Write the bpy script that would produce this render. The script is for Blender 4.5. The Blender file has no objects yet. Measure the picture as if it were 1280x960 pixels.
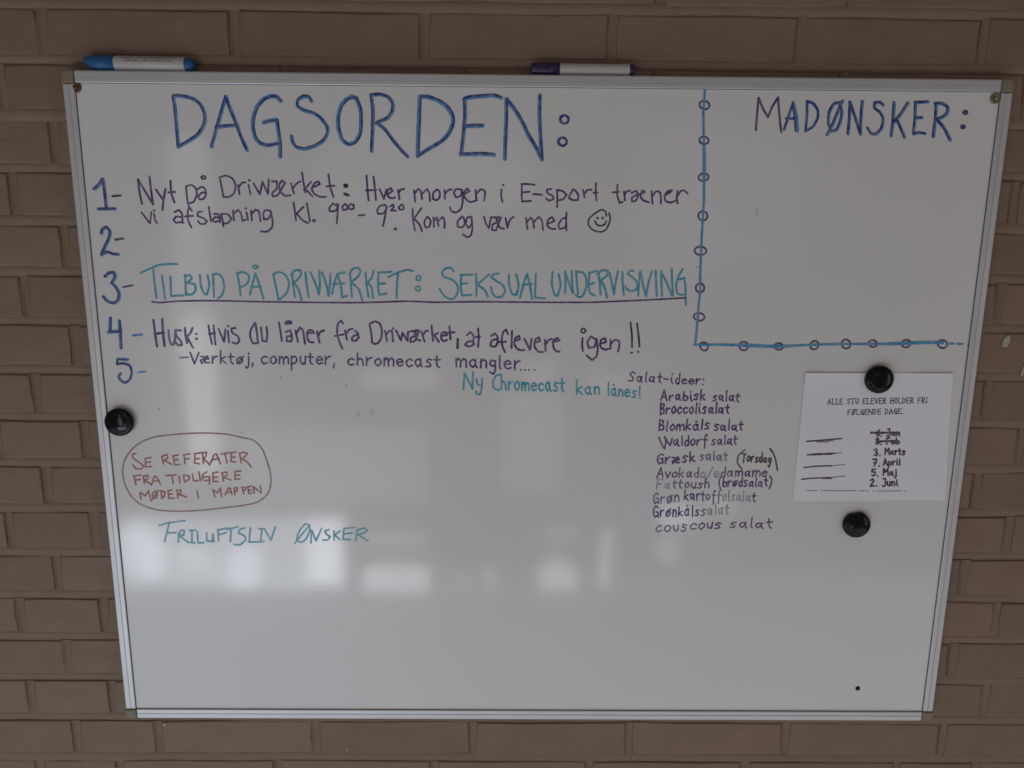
import bpy, math, random
from mathutils import Vector, Matrix

sc = bpy.context.scene
C = sc.collection
BZ = 1.45                      # height of the board's centre above the floor (m)

# ------------------------------------------------------------------ camera
cam_d = bpy.data.cameras.new("camera")
cam = bpy.data.objects.new("camera", cam_d); C.objects.link(cam); sc.camera = cam
cam_d.sensor_width = 36.0; cam_d.lens = 26.156; cam_d.clip_end = 50; cam_d.clip_start = 0.02
tilt, yaw, roll = 0.192426, 0.00775, 0.00832
fwd = Vector((math.sin(yaw)*math.cos(tilt), math.cos(yaw)*math.cos(tilt), -math.sin(tilt)))
rgt = Vector((math.cos(yaw), -math.sin(yaw), 0)); up = rgt.cross(fwd)
r2 = rgt*math.cos(roll)+up*math.sin(roll); u2 = up*math.cos(roll)-rgt*math.sin(roll)
cam.matrix_world = Matrix(((r2.x, u2.x, -fwd.x, -0.03979), (r2.y, u2.y, -fwd.y, -0.99103),
                           (r2.z, u2.z, -fwd.z, BZ+0.24967), (0, 0, 0, 1)))

# ------------------------------------------------------------------ room light
sc.render.engine = 'CYCLES'
sc.cycles.filter_width = 1.5
sc.view_settings.view_transform = 'Standard'; sc.view_settings.look = 'None'
sc.view_settings.gamma = 1.0; sc.view_settings.exposure = 0.0
w = bpy.data.worlds.new("World"); sc.world = w; w.use_nodes = True
bg = w.node_tree.nodes['Background']
bg.inputs[0].default_value = (1.0, 0.84, 0.76, 1); bg.inputs[1].default_value = 0.120

def pane(x0, z0, x1, z1, L, col=(0.84, 0.91, 1.0), y=-2.6, roll=0.0, shape='RECTANGLE'):
    """area lamp facing the board"""
    d = bpy.data.lights.new("window_or_fill_light", 'AREA'); d.shape = shape
    d.size, d.size_y = abs(x1-x0), abs(z1-z0); d.energy = L*math.pi*d.size*d.size_y*(.785 if shape == 'ELLIPSE' else 1); d.color = col
    o = bpy.data.objects.new("window_or_fill_light", d); C.objects.link(o)
    o.location = ((x0+x1)/2, y, BZ+(z0+z1)/2); o.rotation_euler = (math.radians(90), math.radians(roll), 0)
    return o
# a low glazed front, cut up by frames and by what stands behind the glass
pane(-2.04, -1.56, -0.87, -1.17, 3.9, y=-2.64)
pane(-2.04, -1.50, -1.78, -1.19, 4.6, roll=-20, shape='ELLIPSE'); pane(-1.48, -1.55, -1.30, -1.30, 4.3, roll=12, shape='ELLIPSE')
pane(-1.74, -1.44, -1.52, -1.33, 2.7, roll=28, shape='ELLIPSE'); pane(-1.06, -1.50, -0.88, -1.15, 4.7, (0.90, 0.94, 1.0))
pane(-0.77, -1.55, -0.43, -1.42, 4.8, (0.94, 0.96, 1.0))
pane(-0.76, -1.30, -0.44, -1.24, 1.9, (0.94, 0.96, 1.0))
pane(-0.15, -1.54, -0.08, -1.41, 2.4, (1, 0.97, 0.93), shape='ELLIPSE'); pane(-0.31, -1.53, -0.22, -1.47, 1.5, shape='ELLIPSE')
pane(0.14, -1.54, 0.33, -1.40, 3.8, (1, 0.96, 0.94)); pane(0.18, -1.40, 0.28, -1.34, 2.0, shape='ELLIPSE')
pane(0.17, -1.27, 0.33, -1.20, 1.6)
pane(0.44, -1.52, 0.51, -1.20, 2.8, (1, 0.97, 0.95), roll=3)
pane(0.73, -1.20, 0.95, -1.07, 4.4, shape='ELLIPSE'); pane(0.74, -1.40, 0.87, -1.25, 2.2, shape='ELLIPSE'); pane(0.98, -1.13, 1.12, -1.00, 2.2, shape='ELLIPSE')
pane(-1.62, -0.95, -1.46, -0.12, 3.7, (1.0, 0.97, 0.98))          # tall narrow panels added for the vertical streak on the board
pane(-1.62, -0.10, -1.44, 0.70, 1.5, (0.95, 0.96, 1.0), roll=1.5)
pane(-0.74, -0.47, -0.38, -0.38, 1.7, (1.0, 0.92, 0.83)); pane(0.05, -0.45, 0.20, -0.34, 1.2, (1.0, 0.92, 0.85)); pane(0.36, -0.50, 0.62, -0.40, 1.0, (1.0, 0.92, 0.85))
pane(-0.06, -1.02, 0.24, -0.50, 0.8, (1.0, 0.95, 0.88))
pane(-1.36, -1.06, -0.44, -0.68, 1.0, (0.74, 0.86, 1.0))
pane(-1.88, -0.90, -1.25, -0.10, 0.40, y=-2.7)  # broad dim panel added for the sheen on the left
pane(-0.95, 0.30, 0.10, 0.78, 0.42, (0.85, 0.9, 1.0), shape='ELLIPSE'); pane(0.60, 0.10, 1.45, 0.80, 0.26, (0.85, 0.9, 1.0), y=-2.9)  # dim panels added to lift the upper board with a soft glow
pane(2.9, -1.3, 3.9, 0.5, 1.5, (1.0, 0.90, 0.86))                 # added warm fill from the right, no window known there
def low_light(x0, x1, L, col):
    """added upward fill lamp, standing in for daylight off an unseen floor"""
    d = bpy.data.lights.new("floor_fill_light", 'AREA'); d.shape = 'RECTANGLE'; d.size, d.size_y = x1-x0, 2.25
    d.energy = L*math.pi*d.size*d.size_y; d.color = col
    o = bpy.data.objects.new("floor_fill_light", d); C.objects.link(o)
    o.location = ((x0+x1)/2, -1.45, .02); o.rotation_euler = (math.pi, 0, 0)
low_light(-2.95, -.25, .61, (0.70, 0.88, 1.0)); low_light(-.25, 2.45, .48, (0.86, 0.92, 1.0))

# ------------------------------------------------------------------ helpers
def mat(name, col, rough=0.5, metal=0.0, spec=0.5, coat=0.0, coat_rough=0.1, noise=None, bump=None):
    m = bpy.data.materials.new(name); m.use_nodes = True; nt = m.node_tree; n = nt.nodes; l = nt.links
    b = n['Principled BSDF']; b.inputs['Base Color'].default_value = (*col, 1)
    b.inputs['Roughness'].default_value = rough; b.inputs['Metallic'].default_value = metal
    b.inputs['Specular IOR Level'].default_value = spec
    b.inputs['Coat Weight'].default_value = coat; b.inputs['Coat Roughness'].default_value = coat_rough
    tc = n.new('ShaderNodeTexCoord')
    if noise:
        for sc_, amt, col2 in noise:
            t = n.new('ShaderNodeTexNoise'); t.inputs['Scale'].default_value = sc_; t.inputs['Detail'].default_value = 5
            l.new(tc.outputs['Object'], t.inputs['Vector'])
            r = n.new('ShaderNodeMapRange'); r.inputs['From Min'].default_value = .38; r.inputs['From Max'].default_value = .66
            r.inputs['To Max'].default_value = amt; l.new(t.outputs['Fac'], r.inputs['Value'])
            mx = n.new('ShaderNodeMix'); mx.data_type = 'RGBA'; l.new(r.outputs[0], mx.inputs[0])
            src = b.inputs['Base Color'].links[0].from_socket if b.inputs['Base Color'].links else None
            if src: l.new(src, mx.inputs[6])
            else: mx.inputs[6].default_value = (*col, 1)
            mx.inputs[7].default_value = (*col2, 1); l.new(mx.outputs[2], b.inputs['Base Color'])
    if bump:
        prev = None
        for sc_, st, dist in bump:
            t = n.new('ShaderNodeTexNoise'); t.inputs['Scale'].default_value = sc_; t.inputs['Detail'].default_value = 6
            l.new(tc.outputs['Object'], t.inputs['Vector'])
            bp = n.new('ShaderNodeBump'); bp.inputs['Strength'].default_value = st; bp.inputs['Distance'].default_value = dist
            l.new(t.outputs['Fac'], bp.inputs['Height'])
            if prev: l.new(prev.outputs[0], bp.inputs['Normal'])
            prev = bp
        l.new(prev.outputs[0], b.inputs['Normal'])
    return m

def mesh_obj(name, verts, faces, mats, parent=None, smooth=False, mi=None, loc=(0, 0, 0)):
    me = bpy.data.meshes.new(name); me.from_pydata([tuple(v) for v in verts], [], faces); me.update()
    for m in (mats if isinstance(mats, (list, tuple)) else [mats]): me.materials.append(m)
    if smooth: me.polygons.foreach_set('use_smooth', [True]*len(me.polygons))
    if mi: me.polygons.foreach_set('material_index', mi)
    o = bpy.data.objects.new(name, me); C.objects.link(o); o.location = loc
    if parent: o.parent = parent
    return o

def thing(name, label, cat, loc, group=None):
    o = bpy.data.objects.new(name, None); o.empty_display_size = .02; C.objects.link(o); o.location = loc
    o['label'] = label; o['category'] = cat
    if group: o['group'] = group
    return o

def sweep(profile, a, b, closed=True):
    """extrude a 2-D profile (offset vectors already in 3-D) from a to b, with end caps"""
    v = [a+p for p in profile]+[b+p for p in profile]; n = len(profile)
    f = [(i, (i+1) % n, n+(i+1) % n, n+i) for i in range(n)]
    f += [tuple(range(n-1, -1, -1)), tuple(range(n, 2*n))]
    return v, f

def lathe(prof, axis='y', seg=48, mod=None):
    """prof: (radius, position along axis); returns verts, faces, closed at both ends"""
    v, f = [], []
    for r, h in prof:
        for k in range(seg):
            a = 2*math.pi*k/seg; rr = r*(mod(a, h) if mod else 1)
            v.append((rr*math.cos(a), h, rr*math.sin(a)) if axis == 'y' else (h, rr*math.cos(a), rr*math.sin(a)))
    for i in range(len(prof)-1):
        for k in range(seg):
            a, b = i*seg+k, i*seg+(k+1) % seg
            f.append((a, b, b+seg, a+seg))
    f.append(tuple(range(seg-1, -1, -1))); f.append(tuple((len(prof)-1)*seg+k for k in range(seg)))
    return v, f
# marker strokes on the writing surface: ink, width in mm, then x,z in tenths of a millimetre from the board centre
BOARD_INK = {
 'heading': '''blue 4.7 -4628,4226 -4617,4124 -4613,3943 -4612,3761 -4610,3615
blue 4.7 -4628,4234 -4539,4239 -4440,4222 -4354,4193 -4283,4127 -4246,4031 -4245,3947 -4277,3862 -4347,3770 -4453,3702 -4606,3621
navy 2.4 -4639,4234 -4628,4132 -4623,3951 -4622,3769 -4621,3622
navy 2.4 -4638,4242 -4550,4246 -4450,4229 -4364,4200 -4293,4135 -4256,4039 -4256,3955 -4287,3869 -4357,3778 -4464,3709 -4616,3629
blue 4.7 -4185,3624 -4114,3827 -4036,4045 -3964,4232 -3920,4083 -3855,3914 -3802,3744 -3735,3585
blue 4.7 -4112,3863 -4009,3876 -3843,3890
navy 2.3 -4196,3632 -4124,3834 -4046,4053 -3975,4240 -3930,4090 -3865,3922 -3812,3752 -3745,3593
navy 2.3 -4122,3871 -4020,3884 -3854,3898
blue 5.1 -3276,4187 -3324,4240 -3399,4245 -3489,4209 -3576,4124 -3634,3991 -3648,3869 -3629,3748 -3570,3669 -3469,3645 -3341,3671
blue 5.1 -3505,3925 -3415,3950 -3338,3957 -3326,3836 -3309,3665 -3317,3511
navy 2.3 -3264,4187 -3311,4240 -3387,4246 -3477,4209 -3564,4124 -3622,3991 -3635,3869 -3617,3748 -3558,3669 -3457,3645 -3328,3671
navy 2.3 -3493,3925 -3402,3950 -3326,3957 -3313,3836 -3297,3665 -3304,3511
blue 4.5 -2885,4187 -2915,4241 -2990,4246 -3062,4198 -3071,4125 -2998,4078 -2860,4043 -2774,3983 -2702,3887 -2692,3814 -2746,3716 -2864,3641 -3007,3603 -3108,3627 -3149,3688 -3159,3761
navy 2.1 -2893,4199 -2922,4252 -2998,4258 -3069,4209 -3079,4137 -3005,4090 -2868,4055 -2782,3995 -2709,3899 -2699,3826 -2754,3728 -2872,3653 -3014,3615 -3115,3639 -3157,3700 -3166,3773
blue 5.1 -2315,4227 -2365,4246 -2441,4219 -2520,4135 -2560,4001 -2561,3868 -2522,3722 -2435,3662 -2344,3699 -2284,3797 -2267,3944 -2268,4089 -2315,4221 -2377,4250
navy 2.1 -2303,4223 -2352,4243 -2429,4216 -2508,4131 -2548,3998 -2549,3864 -2510,3718 -2423,3658 -2332,3695 -2271,3794 -2254,3940 -2256,4085 -2303,4217 -2365,4246
blue 4.5 -2131,4267 -2110,4087 -2123,3845 -2143,3587
blue 4.5 -2131,4267 -2017,4280 -1916,4251 -1855,4174 -1864,4077 -1923,3992 -2077,3930
blue 4.5 -2064,3930 -1964,3858 -1878,3737 -1765,3603 -1684,3524
navy 2.7 -2141,4275 -2121,4095 -2134,3852 -2154,3595
navy 2.6 -2141,4275 -2027,4288 -1927,4259 -1866,4181 -1874,4085 -1933,4000 -2087,3938
navy 2.7 -2075,3938 -1975,3866 -1888,3745 -1776,3611 -1695,3531
blue 5.4 -1518,4255 -1528,4032 -1544,3789 -1555,3531
blue 5.4 -1518,4255 -1417,4256 -1291,4215 -1178,4144 -1102,4036 -1097,3939 -1155,3805 -1258,3706 -1400,3631 -1555,3537
navy 2.3 -1506,4262 -1515,4039 -1532,3796 -1542,3538
navy 2.3 -1506,4262 -1405,4263 -1279,4222 -1165,4151 -1090,4043 -1084,3946 -1143,3812 -1246,3713 -1387,3638 -1542,3544
blue 5.2 -951,4229 -945,4061 -958,3879 -978,3708 -998,3560
blue 5.1 -957,4229 -893,4254 -729,4268 -577,4281 -488,4252
blue 5.2 -933,3903 -831,3910 -722,3911
blue 5.2 -1005,3560 -870,3561 -729,3568 -575,3557
navy 2.5 -957,4240 -952,4071 -965,3889 -985,3718 -1005,3570
navy 2.5 -964,4240 -900,4264 -736,4278 -584,4291 -495,4262
navy 2.5 -940,3914 -838,3921 -729,3922
navy 2.5 -1011,3570 -877,3571 -736,3579 -582,3568
blue 5.2 -422,4237 -421,3984 -432,3740 -437,3506
blue 5.2 -416,4237 -301,4094 -210,3949 -132,3791 -40,3657 39,3504
blue 5.2 1,4283 -1,4048 15,3793 39,3510
navy 2.4 -415,4237 -414,3984 -425,3740 -430,3506
navy 2.4 -409,4237 -294,4094 -203,3949 -125,3791 -33,3657 46,3504
navy 2.4 8,4283 6,4048 22,3793 46,3510
blue 2.7 321,4048 349,4036 366,4014 368,3987 353,3963 327,3949 296,3950 270,3964 256,3989 259,4016 277,4038 305,4048 335,4044
navy 2.8 331,4046 357,4034 373,4012 374,3985 361,3961 336,3947 308,3948 283,3963 271,3987 273,4014 289,4036 316,4046 344,4042
blue 2.7 304,3777 332,3765 349,3742 351,3715 336,3691 309,3677 278,3678 252,3692 238,3717 241,3745 259,3767 287,3777 318,3773
navy 2.8 313,3775 339,3763 355,3740 357,3713 343,3689 319,3675 290,3676 266,3691 253,3715 255,3743 272,3765 298,3775 326,3771''',
 'food_heading': '''violet 2.9 2770,3891 2772,4073 2777,4279 2843,4147 2914,4050 2956,4172 3024,4287 3048,4136 3072,3991 3097,3869
blue 3.4 3132,3900 3173,4041 3221,4229 3274,4054 3301,3877
blue 3.4 3148,4034 3263,4035
navy 2.4 3126,3900 3166,4040 3215,4229 3267,4054 3294,3877
navy 2.4 3141,4034 3256,4035
blue 5.2 3229,4186 3272,4054 3298,3889
navy 2.1 3213,4210 3254,4053 3278,3881
blue 3.8 3396,4242 3410,4079 3407,3884
blue 3.8 3396,4242 3474,4225 3545,4141 3553,4044 3499,3934 3407,3884
navy 2.4 3400,4242 3414,4079 3411,3884
navy 2.4 3400,4242 3478,4225 3549,4141 3557,4044 3503,3934 3411,3884
blue 3.6 3821,4232 3746,4219 3692,4116 3691,3982 3739,3879 3814,3898 3854,4020 3855,4142 3810,4220
blue 3.6 3852,4250 3796,4093 3735,3922 3691,3836
navy 2.3 3810,4240 3734,4227 3680,4124 3679,3990 3727,3887 3802,3906 3842,4028 3844,4150 3798,4228
navy 2.3 3840,4258 3784,4101 3723,3930 3679,3844
blue 3.8 3948,4239 3960,4046 3960,3850
blue 3.8 3948,4239 4029,4058 4121,3846
blue 3.8 4107,4247 4104,4083 4120,3852
navy 2.5 3936,4247 3948,4053 3948,3858
navy 2.5 3936,4247 4018,4066 4109,3854
navy 2.5 4095,4254 4092,4091 4108,3860
blue 3.8 4373,4207 4331,4243 4268,4230 4261,4170 4343,4122 4397,4037 4389,3928 4332,3854 4255,3853 4203,3926
navy 2.5 4361,4215 4319,4251 4256,4238 4250,4177 4331,4130 4385,4045 4377,3936 4320,3862 4243,3861 4191,3934
blue 3.8 4510,4238 4520,4026 4517,3831
blue 3.8 4689,4234 4614,4100 4524,3990
blue 3.8 4571,4027 4634,3918 4690,3814
navy 2.6 4498,4246 4508,4034 4505,3839
navy 2.6 4677,4242 4602,4108 4512,3998
navy 2.6 4559,4035 4622,3926 4678,3822
blue 3.6 4784,4241 4799,4053 4801,3858
blue 3.6 4778,4241 4867,4245 4943,4251
blue 3.6 4812,4053 4888,4060
blue 3.6 4801,3858 4870,3877 4949,3865
navy 2.4 4772,4249 4787,4061 4789,3866
navy 2.4 4766,4249 4855,4253 4931,4259
navy 2.4 4800,4061 4876,4068
navy 2.4 4789,3866 4858,3885 4937,3873
blue 4.3 5048,4225 5061,4056 5056,3830
blue 4.3 5034,4231 5123,4236 5205,4190 5208,4118 5144,4063 5069,4044
blue 4.3 5083,4038 5185,3935 5280,3789
navy 2.4 5036,4233 5049,4063 5044,3837
navy 2.4 5022,4239 5111,4243 5193,4198 5196,4126 5132,4070 5057,4051
navy 2.4 5071,4045 5173,3943 5268,3796
navy 6.5 5423,4129 5438,4127
navy 6.1 5414,3955 5428,3953''',
 'list_number1': '''blue 4.1 -5734,3084 -5665,3135 -5606,3210 -5598,3036 -5597,2840
blue 4.1 -5701,2833 -5487,2838
navy 2.8 -5745,3092 -5675,3143 -5617,3218 -5608,3044 -5607,2849
navy 2.8 -5711,2841 -5498,2846
black 2.9 -5507,2998 -5404,3008''',
 'list_number2': '''blue 3.8 -5692,2522 -5674,2573 -5619,2605 -5572,2555 -5602,2452 -5664,2349 -5719,2245
blue 3.8 -5719,2245 -5643,2291 -5568,2259 -5496,2253
navy 2.7 -5703,2530 -5685,2581 -5630,2614 -5583,2563 -5612,2460 -5674,2357 -5730,2253
navy 2.7 -5730,2253 -5653,2299 -5578,2267 -5507,2262
black 3.0 -5520,2446 -5421,2462''',
 'list_number3': '''blue 4.2 -5700,1968 -5642,2020 -5576,2021 -5562,1969 -5616,1883
blue 4.2 -5616,1883 -5568,1831 -5529,1752 -5551,1660 -5621,1613 -5698,1639 -5745,1704
navy 2.7 -5713,1968 -5655,2020 -5589,2021 -5574,1969 -5629,1883
navy 2.7 -5629,1883 -5581,1831 -5542,1752 -5564,1660 -5634,1613 -5711,1639 -5758,1704
navy 2.3 -5479,1829 -5352,1855''',
 'list_number4': '''blue 4.7 -5685,1419 -5709,1231
blue 4.7 -5730,1229 -5561,1246
blue 4.7 -5569,1380 -5572,1206 -5580,1016
navy 2.8 -5676,1419 -5701,1232
navy 2.8 -5721,1229 -5553,1246
navy 2.8 -5560,1380 -5563,1206 -5571,1016
blue 3.3 -5404,1187 -5283,1201''',
 'list_number5': '''blue 3.6 -5499,863 -5639,868 -5650,800 -5570,814 -5479,788 -5460,692 -5497,581 -5569,540 -5626,581 -5648,629 -5617,670
navy 2.5 -5506,854 -5646,860 -5656,791 -5577,805 -5485,779 -5467,683 -5504,572 -5575,531 -5632,572 -5655,620 -5624,661
blue 2.6 -5375,687 -5280,698''',
 'note_line_a': '''violet 2.7 -5160,3210 -5155,3054 -5136,2903
violet 2.7 -5160,3210 -5083,3067 -4994,2898
violet 2.7 -5010,3249 -5004,3080 -4993,2904
violet 2.7 -4940,3087 -4866,2969
violet 2.7 -4817,3094 -4854,2956 -4877,2830
violet 2.7 -4744,3195 -4750,3045 -4714,2926
violet 2.7 -4782,3051 -4697,3058
violet 2.4 -4550,3128 -4548,2984 -4532,2858
violet 2.4 -4550,3128 -4484,3154 -4423,3110 -4416,3023 -4462,2934 -4528,2915
violet 2.4 -4398,3098 -4344,3130 -4301,3099 -4300,3024 -4330,2973 -4388,2966 -4404,3010 -4350,3055 -4298,3055
violet 2.4 -4111,3244 -4093,3138 -4076,3000
violet 2.4 -4111,3244 -4026,3273 -3939,3233 -3906,3140 -3938,3039 -4018,2995 -4082,3007
black 2.3 -4311,3261 -4297,3257 -4289,3248 -4289,3238 -4298,3229 -4311,3224 -4327,3224 -4340,3230 -4346,3239 -4343,3249 -4333,3257 -4319,3261 -4304,3260
violet 2.4 -3879,3153 -3867,3034
violet 2.4 -3875,3121 -3826,3184 -3781,3185
violet 2.4 -3744,3154 -3725,3035
violet 2.4 -3679,3173 -3603,3036 -3562,3193 -3499,3043 -3479,3225
violet 2.4 -3439,3200 -3375,3201 -3379,3107 -3447,3056 -3436,3012 -3371,3025 -3314,3120 -3272,3183 -3310,3214 -3351,3157 -3343,3069 -3281,3020 -3209,3027
violet 2.4 -3195,3177 -3163,3052
violet 2.4 -3172,3121 -3118,3184 -3072,3203
violet 2.4 -3047,3316 -3034,3185 -3014,3066
violet 2.4 -2937,3198 -3032,3097
violet 2.4 -2999,3097 -2925,3016
violet 2.4 -2901,3136 -2822,3174 -2846,3205 -2899,3180 -2934,3111 -2905,3048 -2829,3011 -2751,3012
violet 2.4 -2708,3294 -2694,3138 -2654,3012
violet 2.4 -2739,3144 -2636,3153
violet 2.7 -3733,3213 -3727,3212
black 5.5 -2496,3155 -2484,3153
black 3.6 -2510,3054 -2463,3037
violet 2.5 -2219,3285 -2211,3117 -2202,2972
violet 2.5 -2129,3274 -2114,3118 -2105,2979
violet 2.5 -2231,3098 -2102,3105
violet 2.5 -2056,3118 -2001,2993 -1966,3113
violet 2.5 -1954,3050 -1888,3094 -1913,3132 -1960,3094 -1948,3018 -1897,3000 -1858,3013
violet 2.5 -1817,3108 -1800,2988
violet 2.5 -1811,3070 -1778,3114 -1739,3121
violet 2.5 -1610,3103 -1597,2965
violet 2.5 -1605,3059 -1558,3122 -1520,3098 -1508,2997
violet 2.5 -1507,3060 -1442,3123 -1410,3073 -1405,2973
violet 2.5 -1313,3118 -1365,3074 -1366,2998 -1314,2980 -1275,3024 -1280,3100 -1313,3118
violet 2.5 -1216,3113 -1210,3000
violet 2.5 -1210,3063 -1170,3113 -1119,3120
violet 2.5 -1002,3121 -1067,3127 -1099,3076 -1067,3020 -1002,3039 -989,3115 -977,2989 -997,2875 -1069,2824 -1134,2848 -1146,2893
violet 2.4 -963,3058 -892,3103 -924,3134 -970,3077 -951,3008 -886,2958 -821,2978
violet 2.4 -814,3116 -802,2984
violet 2.4 -808,3066 -743,3129 -691,3105 -691,3042 -704,2985
violet 2.4 -478,3125 -484,3044 -464,2968
violet 2.7 -459,3183 -453,3181
violet 2.4 -213,3197 -218,3084 -211,2976 -94,2984
violet 2.4 -219,3196 -135,3197 -51,3188
violet 2.4 -212,3090 -115,3100
violet 2.4 -69,3072 48,3063
violet 2.4 163,3137 112,3130 112,3086 191,3049 198,3011 140,2986 101,3017
violet 2.4 241,3125 250,3012 246,2911
violet 2.4 241,3125 319,3113 366,3063 322,3006 251,2993
violet 2.4 462,3133 411,3076 399,3026 452,2995 517,3002 522,3065 475,3127 436,3127
violet 2.4 579,3128 600,3034
violet 2.4 599,3078 630,3129 689,3132
violet 2.4 745,3217 742,3092 758,2997
violet 2.4 716,3092 768,3098
violet 2.4 1024,3201 1022,3069 1058,2968 1096,2981
violet 2.4 962,3100 1046,3109
violet 2.4 1111,3114 1128,3000
violet 2.4 1119,3070 1150,3120 1189,3121
violet 2.4 1209,3096 1267,3121 1301,3078 1272,2995 1220,2989 1212,3033 1269,3071 1333,3084 1384,3110 1351,3128 1321,3071 1349,3009 1442,2978
violet 2.4 1468,3123 1488,2959
violet 2.4 1478,3048 1526,3124 1579,3111 1595,3036 1596,2966
violet 2.4 1640,3062 1709,3106 1734,3132 1682,3125 1639,3074 1649,2999 1716,2974 1779,3000
violet 2.4 1806,3126 1797,3044 1814,2968
violet 2.4 1803,3050 1851,3133 1896,3133 1937,3096''',
 'note_line_b': '''violet 2.4 -5151,2796 -5053,2657
violet 2.4 -5053,2657 -5021,2803
violet 2.4 -4989,2778 -4985,2702 -4962,2661
violet 2.4 -4723,2806 -4663,2831 -4622,2781 -4631,2667
violet 2.4 -4631,2743 -4709,2749 -4744,2704 -4715,2666 -4636,2679 -4618,2667
violet 2.4 -4496,2820 -4519,2858 -4547,2832 -4560,2744 -4546,2667 -4518,2610
violet 2.4 -4592,2750 -4487,2759
violet 2.4 -4367,2815 -4419,2808 -4429,2757 -4360,2733 -4310,2695 -4339,2656 -4404,2656 -4427,2694
violet 2.4 -4275,2873 -4266,2771 -4259,2689
violet 2.4 -4213,2785 -4161,2785 -4139,2734 -4143,2677
violet 2.4 -4145,2734 -4203,2747 -4238,2708 -4208,2677 -4141,2709
violet 2.4 -4123,2785 -4108,2709 -4101,2626
violet 2.4 -4123,2785 -4032,2786 -3990,2723 -4040,2665 -4105,2665
violet 2.7 -4988,2823 -4982,2821
violet 2.4 -3964,2831 -3959,2704
violet 2.4 -3960,2787 -3899,2838 -3862,2800 -3849,2699 -3809,2712
violet 2.4 -3791,2807 -3777,2712
violet 2.4 -3731,2833 -3725,2706
violet 2.4 -3727,2782 -3672,2846 -3627,2827 -3615,2694
violet 2.4 -3497,2835 -3549,2841 -3578,2784 -3569,2720 -3510,2727 -3474,2791 -3484,2835
violet 2.4 -3478,2829 -3453,2689 -3470,2613 -3538,2561 -3616,2567
violet 2.4 -3175,2939 -3161,2819 -3153,2711
violet 2.4 -3048,2883 -3149,2793
violet 2.4 -3136,2794 -3062,2705 -2998,2680
violet 2.4 -3003,2928 -2986,2808 -2972,2700
violet 2.7 -3800,2859 -3794,2857
black 4.1 -2924,2711 -2914,2709
violet 2.4 -2613,2899 -2664,2930 -2718,2873 -2706,2829 -2628,2836 -2593,2912 -2612,2925
violet 2.4 -2599,2912 -2610,2798 -2625,2677
violet 2.4 -2508,2925 -2548,2887 -2537,2849 -2485,2856 -2476,2907 -2508,2925
violet 2.4 -2437,2926 -2464,2888 -2446,2856 -2400,2863 -2395,2914 -2437,2926
violet 2.4 -2338,2781 -2260,2788
violet 2.4 -1983,2917 -2055,2910 -2095,2853 -2084,2802 -2005,2809 -1964,2892 -2003,2923
violet 2.4 -1971,2892 -1994,2765 -2022,2650
violet 2.4 -1925,2899 -1886,2924 -1874,2893 -1914,2848 -1849,2845
violet 2.4 -1776,2925 -1815,2887 -1796,2856 -1751,2862 -1750,2913 -1776,2925
black 3.7 -1864,2614 -1856,2612
violet 2.4 -1634,2870 -1630,2730 -1606,2596
violet 2.4 -1517,2883 -1630,2730
violet 2.4 -1610,2743 -1539,2667 -1515,2584
violet 2.4 -1447,2770 -1487,2706 -1468,2635 -1416,2642 -1395,2719 -1434,2770
violet 2.4 -1362,2764 -1357,2643
violet 2.4 -1356,2719 -1317,2764 -1298,2656
violet 2.4 -1297,2720 -1245,2771 -1219,2733 -1220,2631
violet 2.4 -991,2780 -1050,2722 -1050,2652 -991,2633 -952,2684 -965,2761 -991,2780
violet 2.4 -873,2774 -926,2768 -945,2685 -906,2634 -861,2685 -867,2781 -854,2634 -874,2531 -926,2512 -979,2550
violet 2.4 -704,2776 -678,2687 -639,2636 -613,2777
violet 2.4 -613,2764 -548,2777 -534,2713 -599,2675 -599,2611 -547,2605 -521,2675 -482,2771 -521,2777 -534,2701 -495,2637 -442,2625
violet 2.4 -424,2765 -397,2638 -371,2740 -319,2779
violet 2.4 -156,2768 -135,2627
violet 2.4 -149,2704 -98,2774 -65,2743 -50,2641
violet 2.4 -51,2717 7,2782 53,2744 68,2616
violet 2.4 119,2693 216,2732 183,2783 125,2744 120,2668 173,2630 232,2630
violet 2.4 314,2759 263,2682 284,2631 356,2644 374,2695
violet 2.4 371,2842 367,2721 376,2612
violet 2.4 314,2759 366,2778''',
 'smiley': '''black 2.3 894,2802 879,2865 820,2884 730,2826 660,2762 656,2685 723,2615 829,2594 893,2623 930,2700 947,2777 925,2840
black 2.3 743,2737 773,2686 826,2674 878,2693 890,2732
black 3.0 774,2776 781,2774
black 3.0 842,2777 849,2775''',
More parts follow.
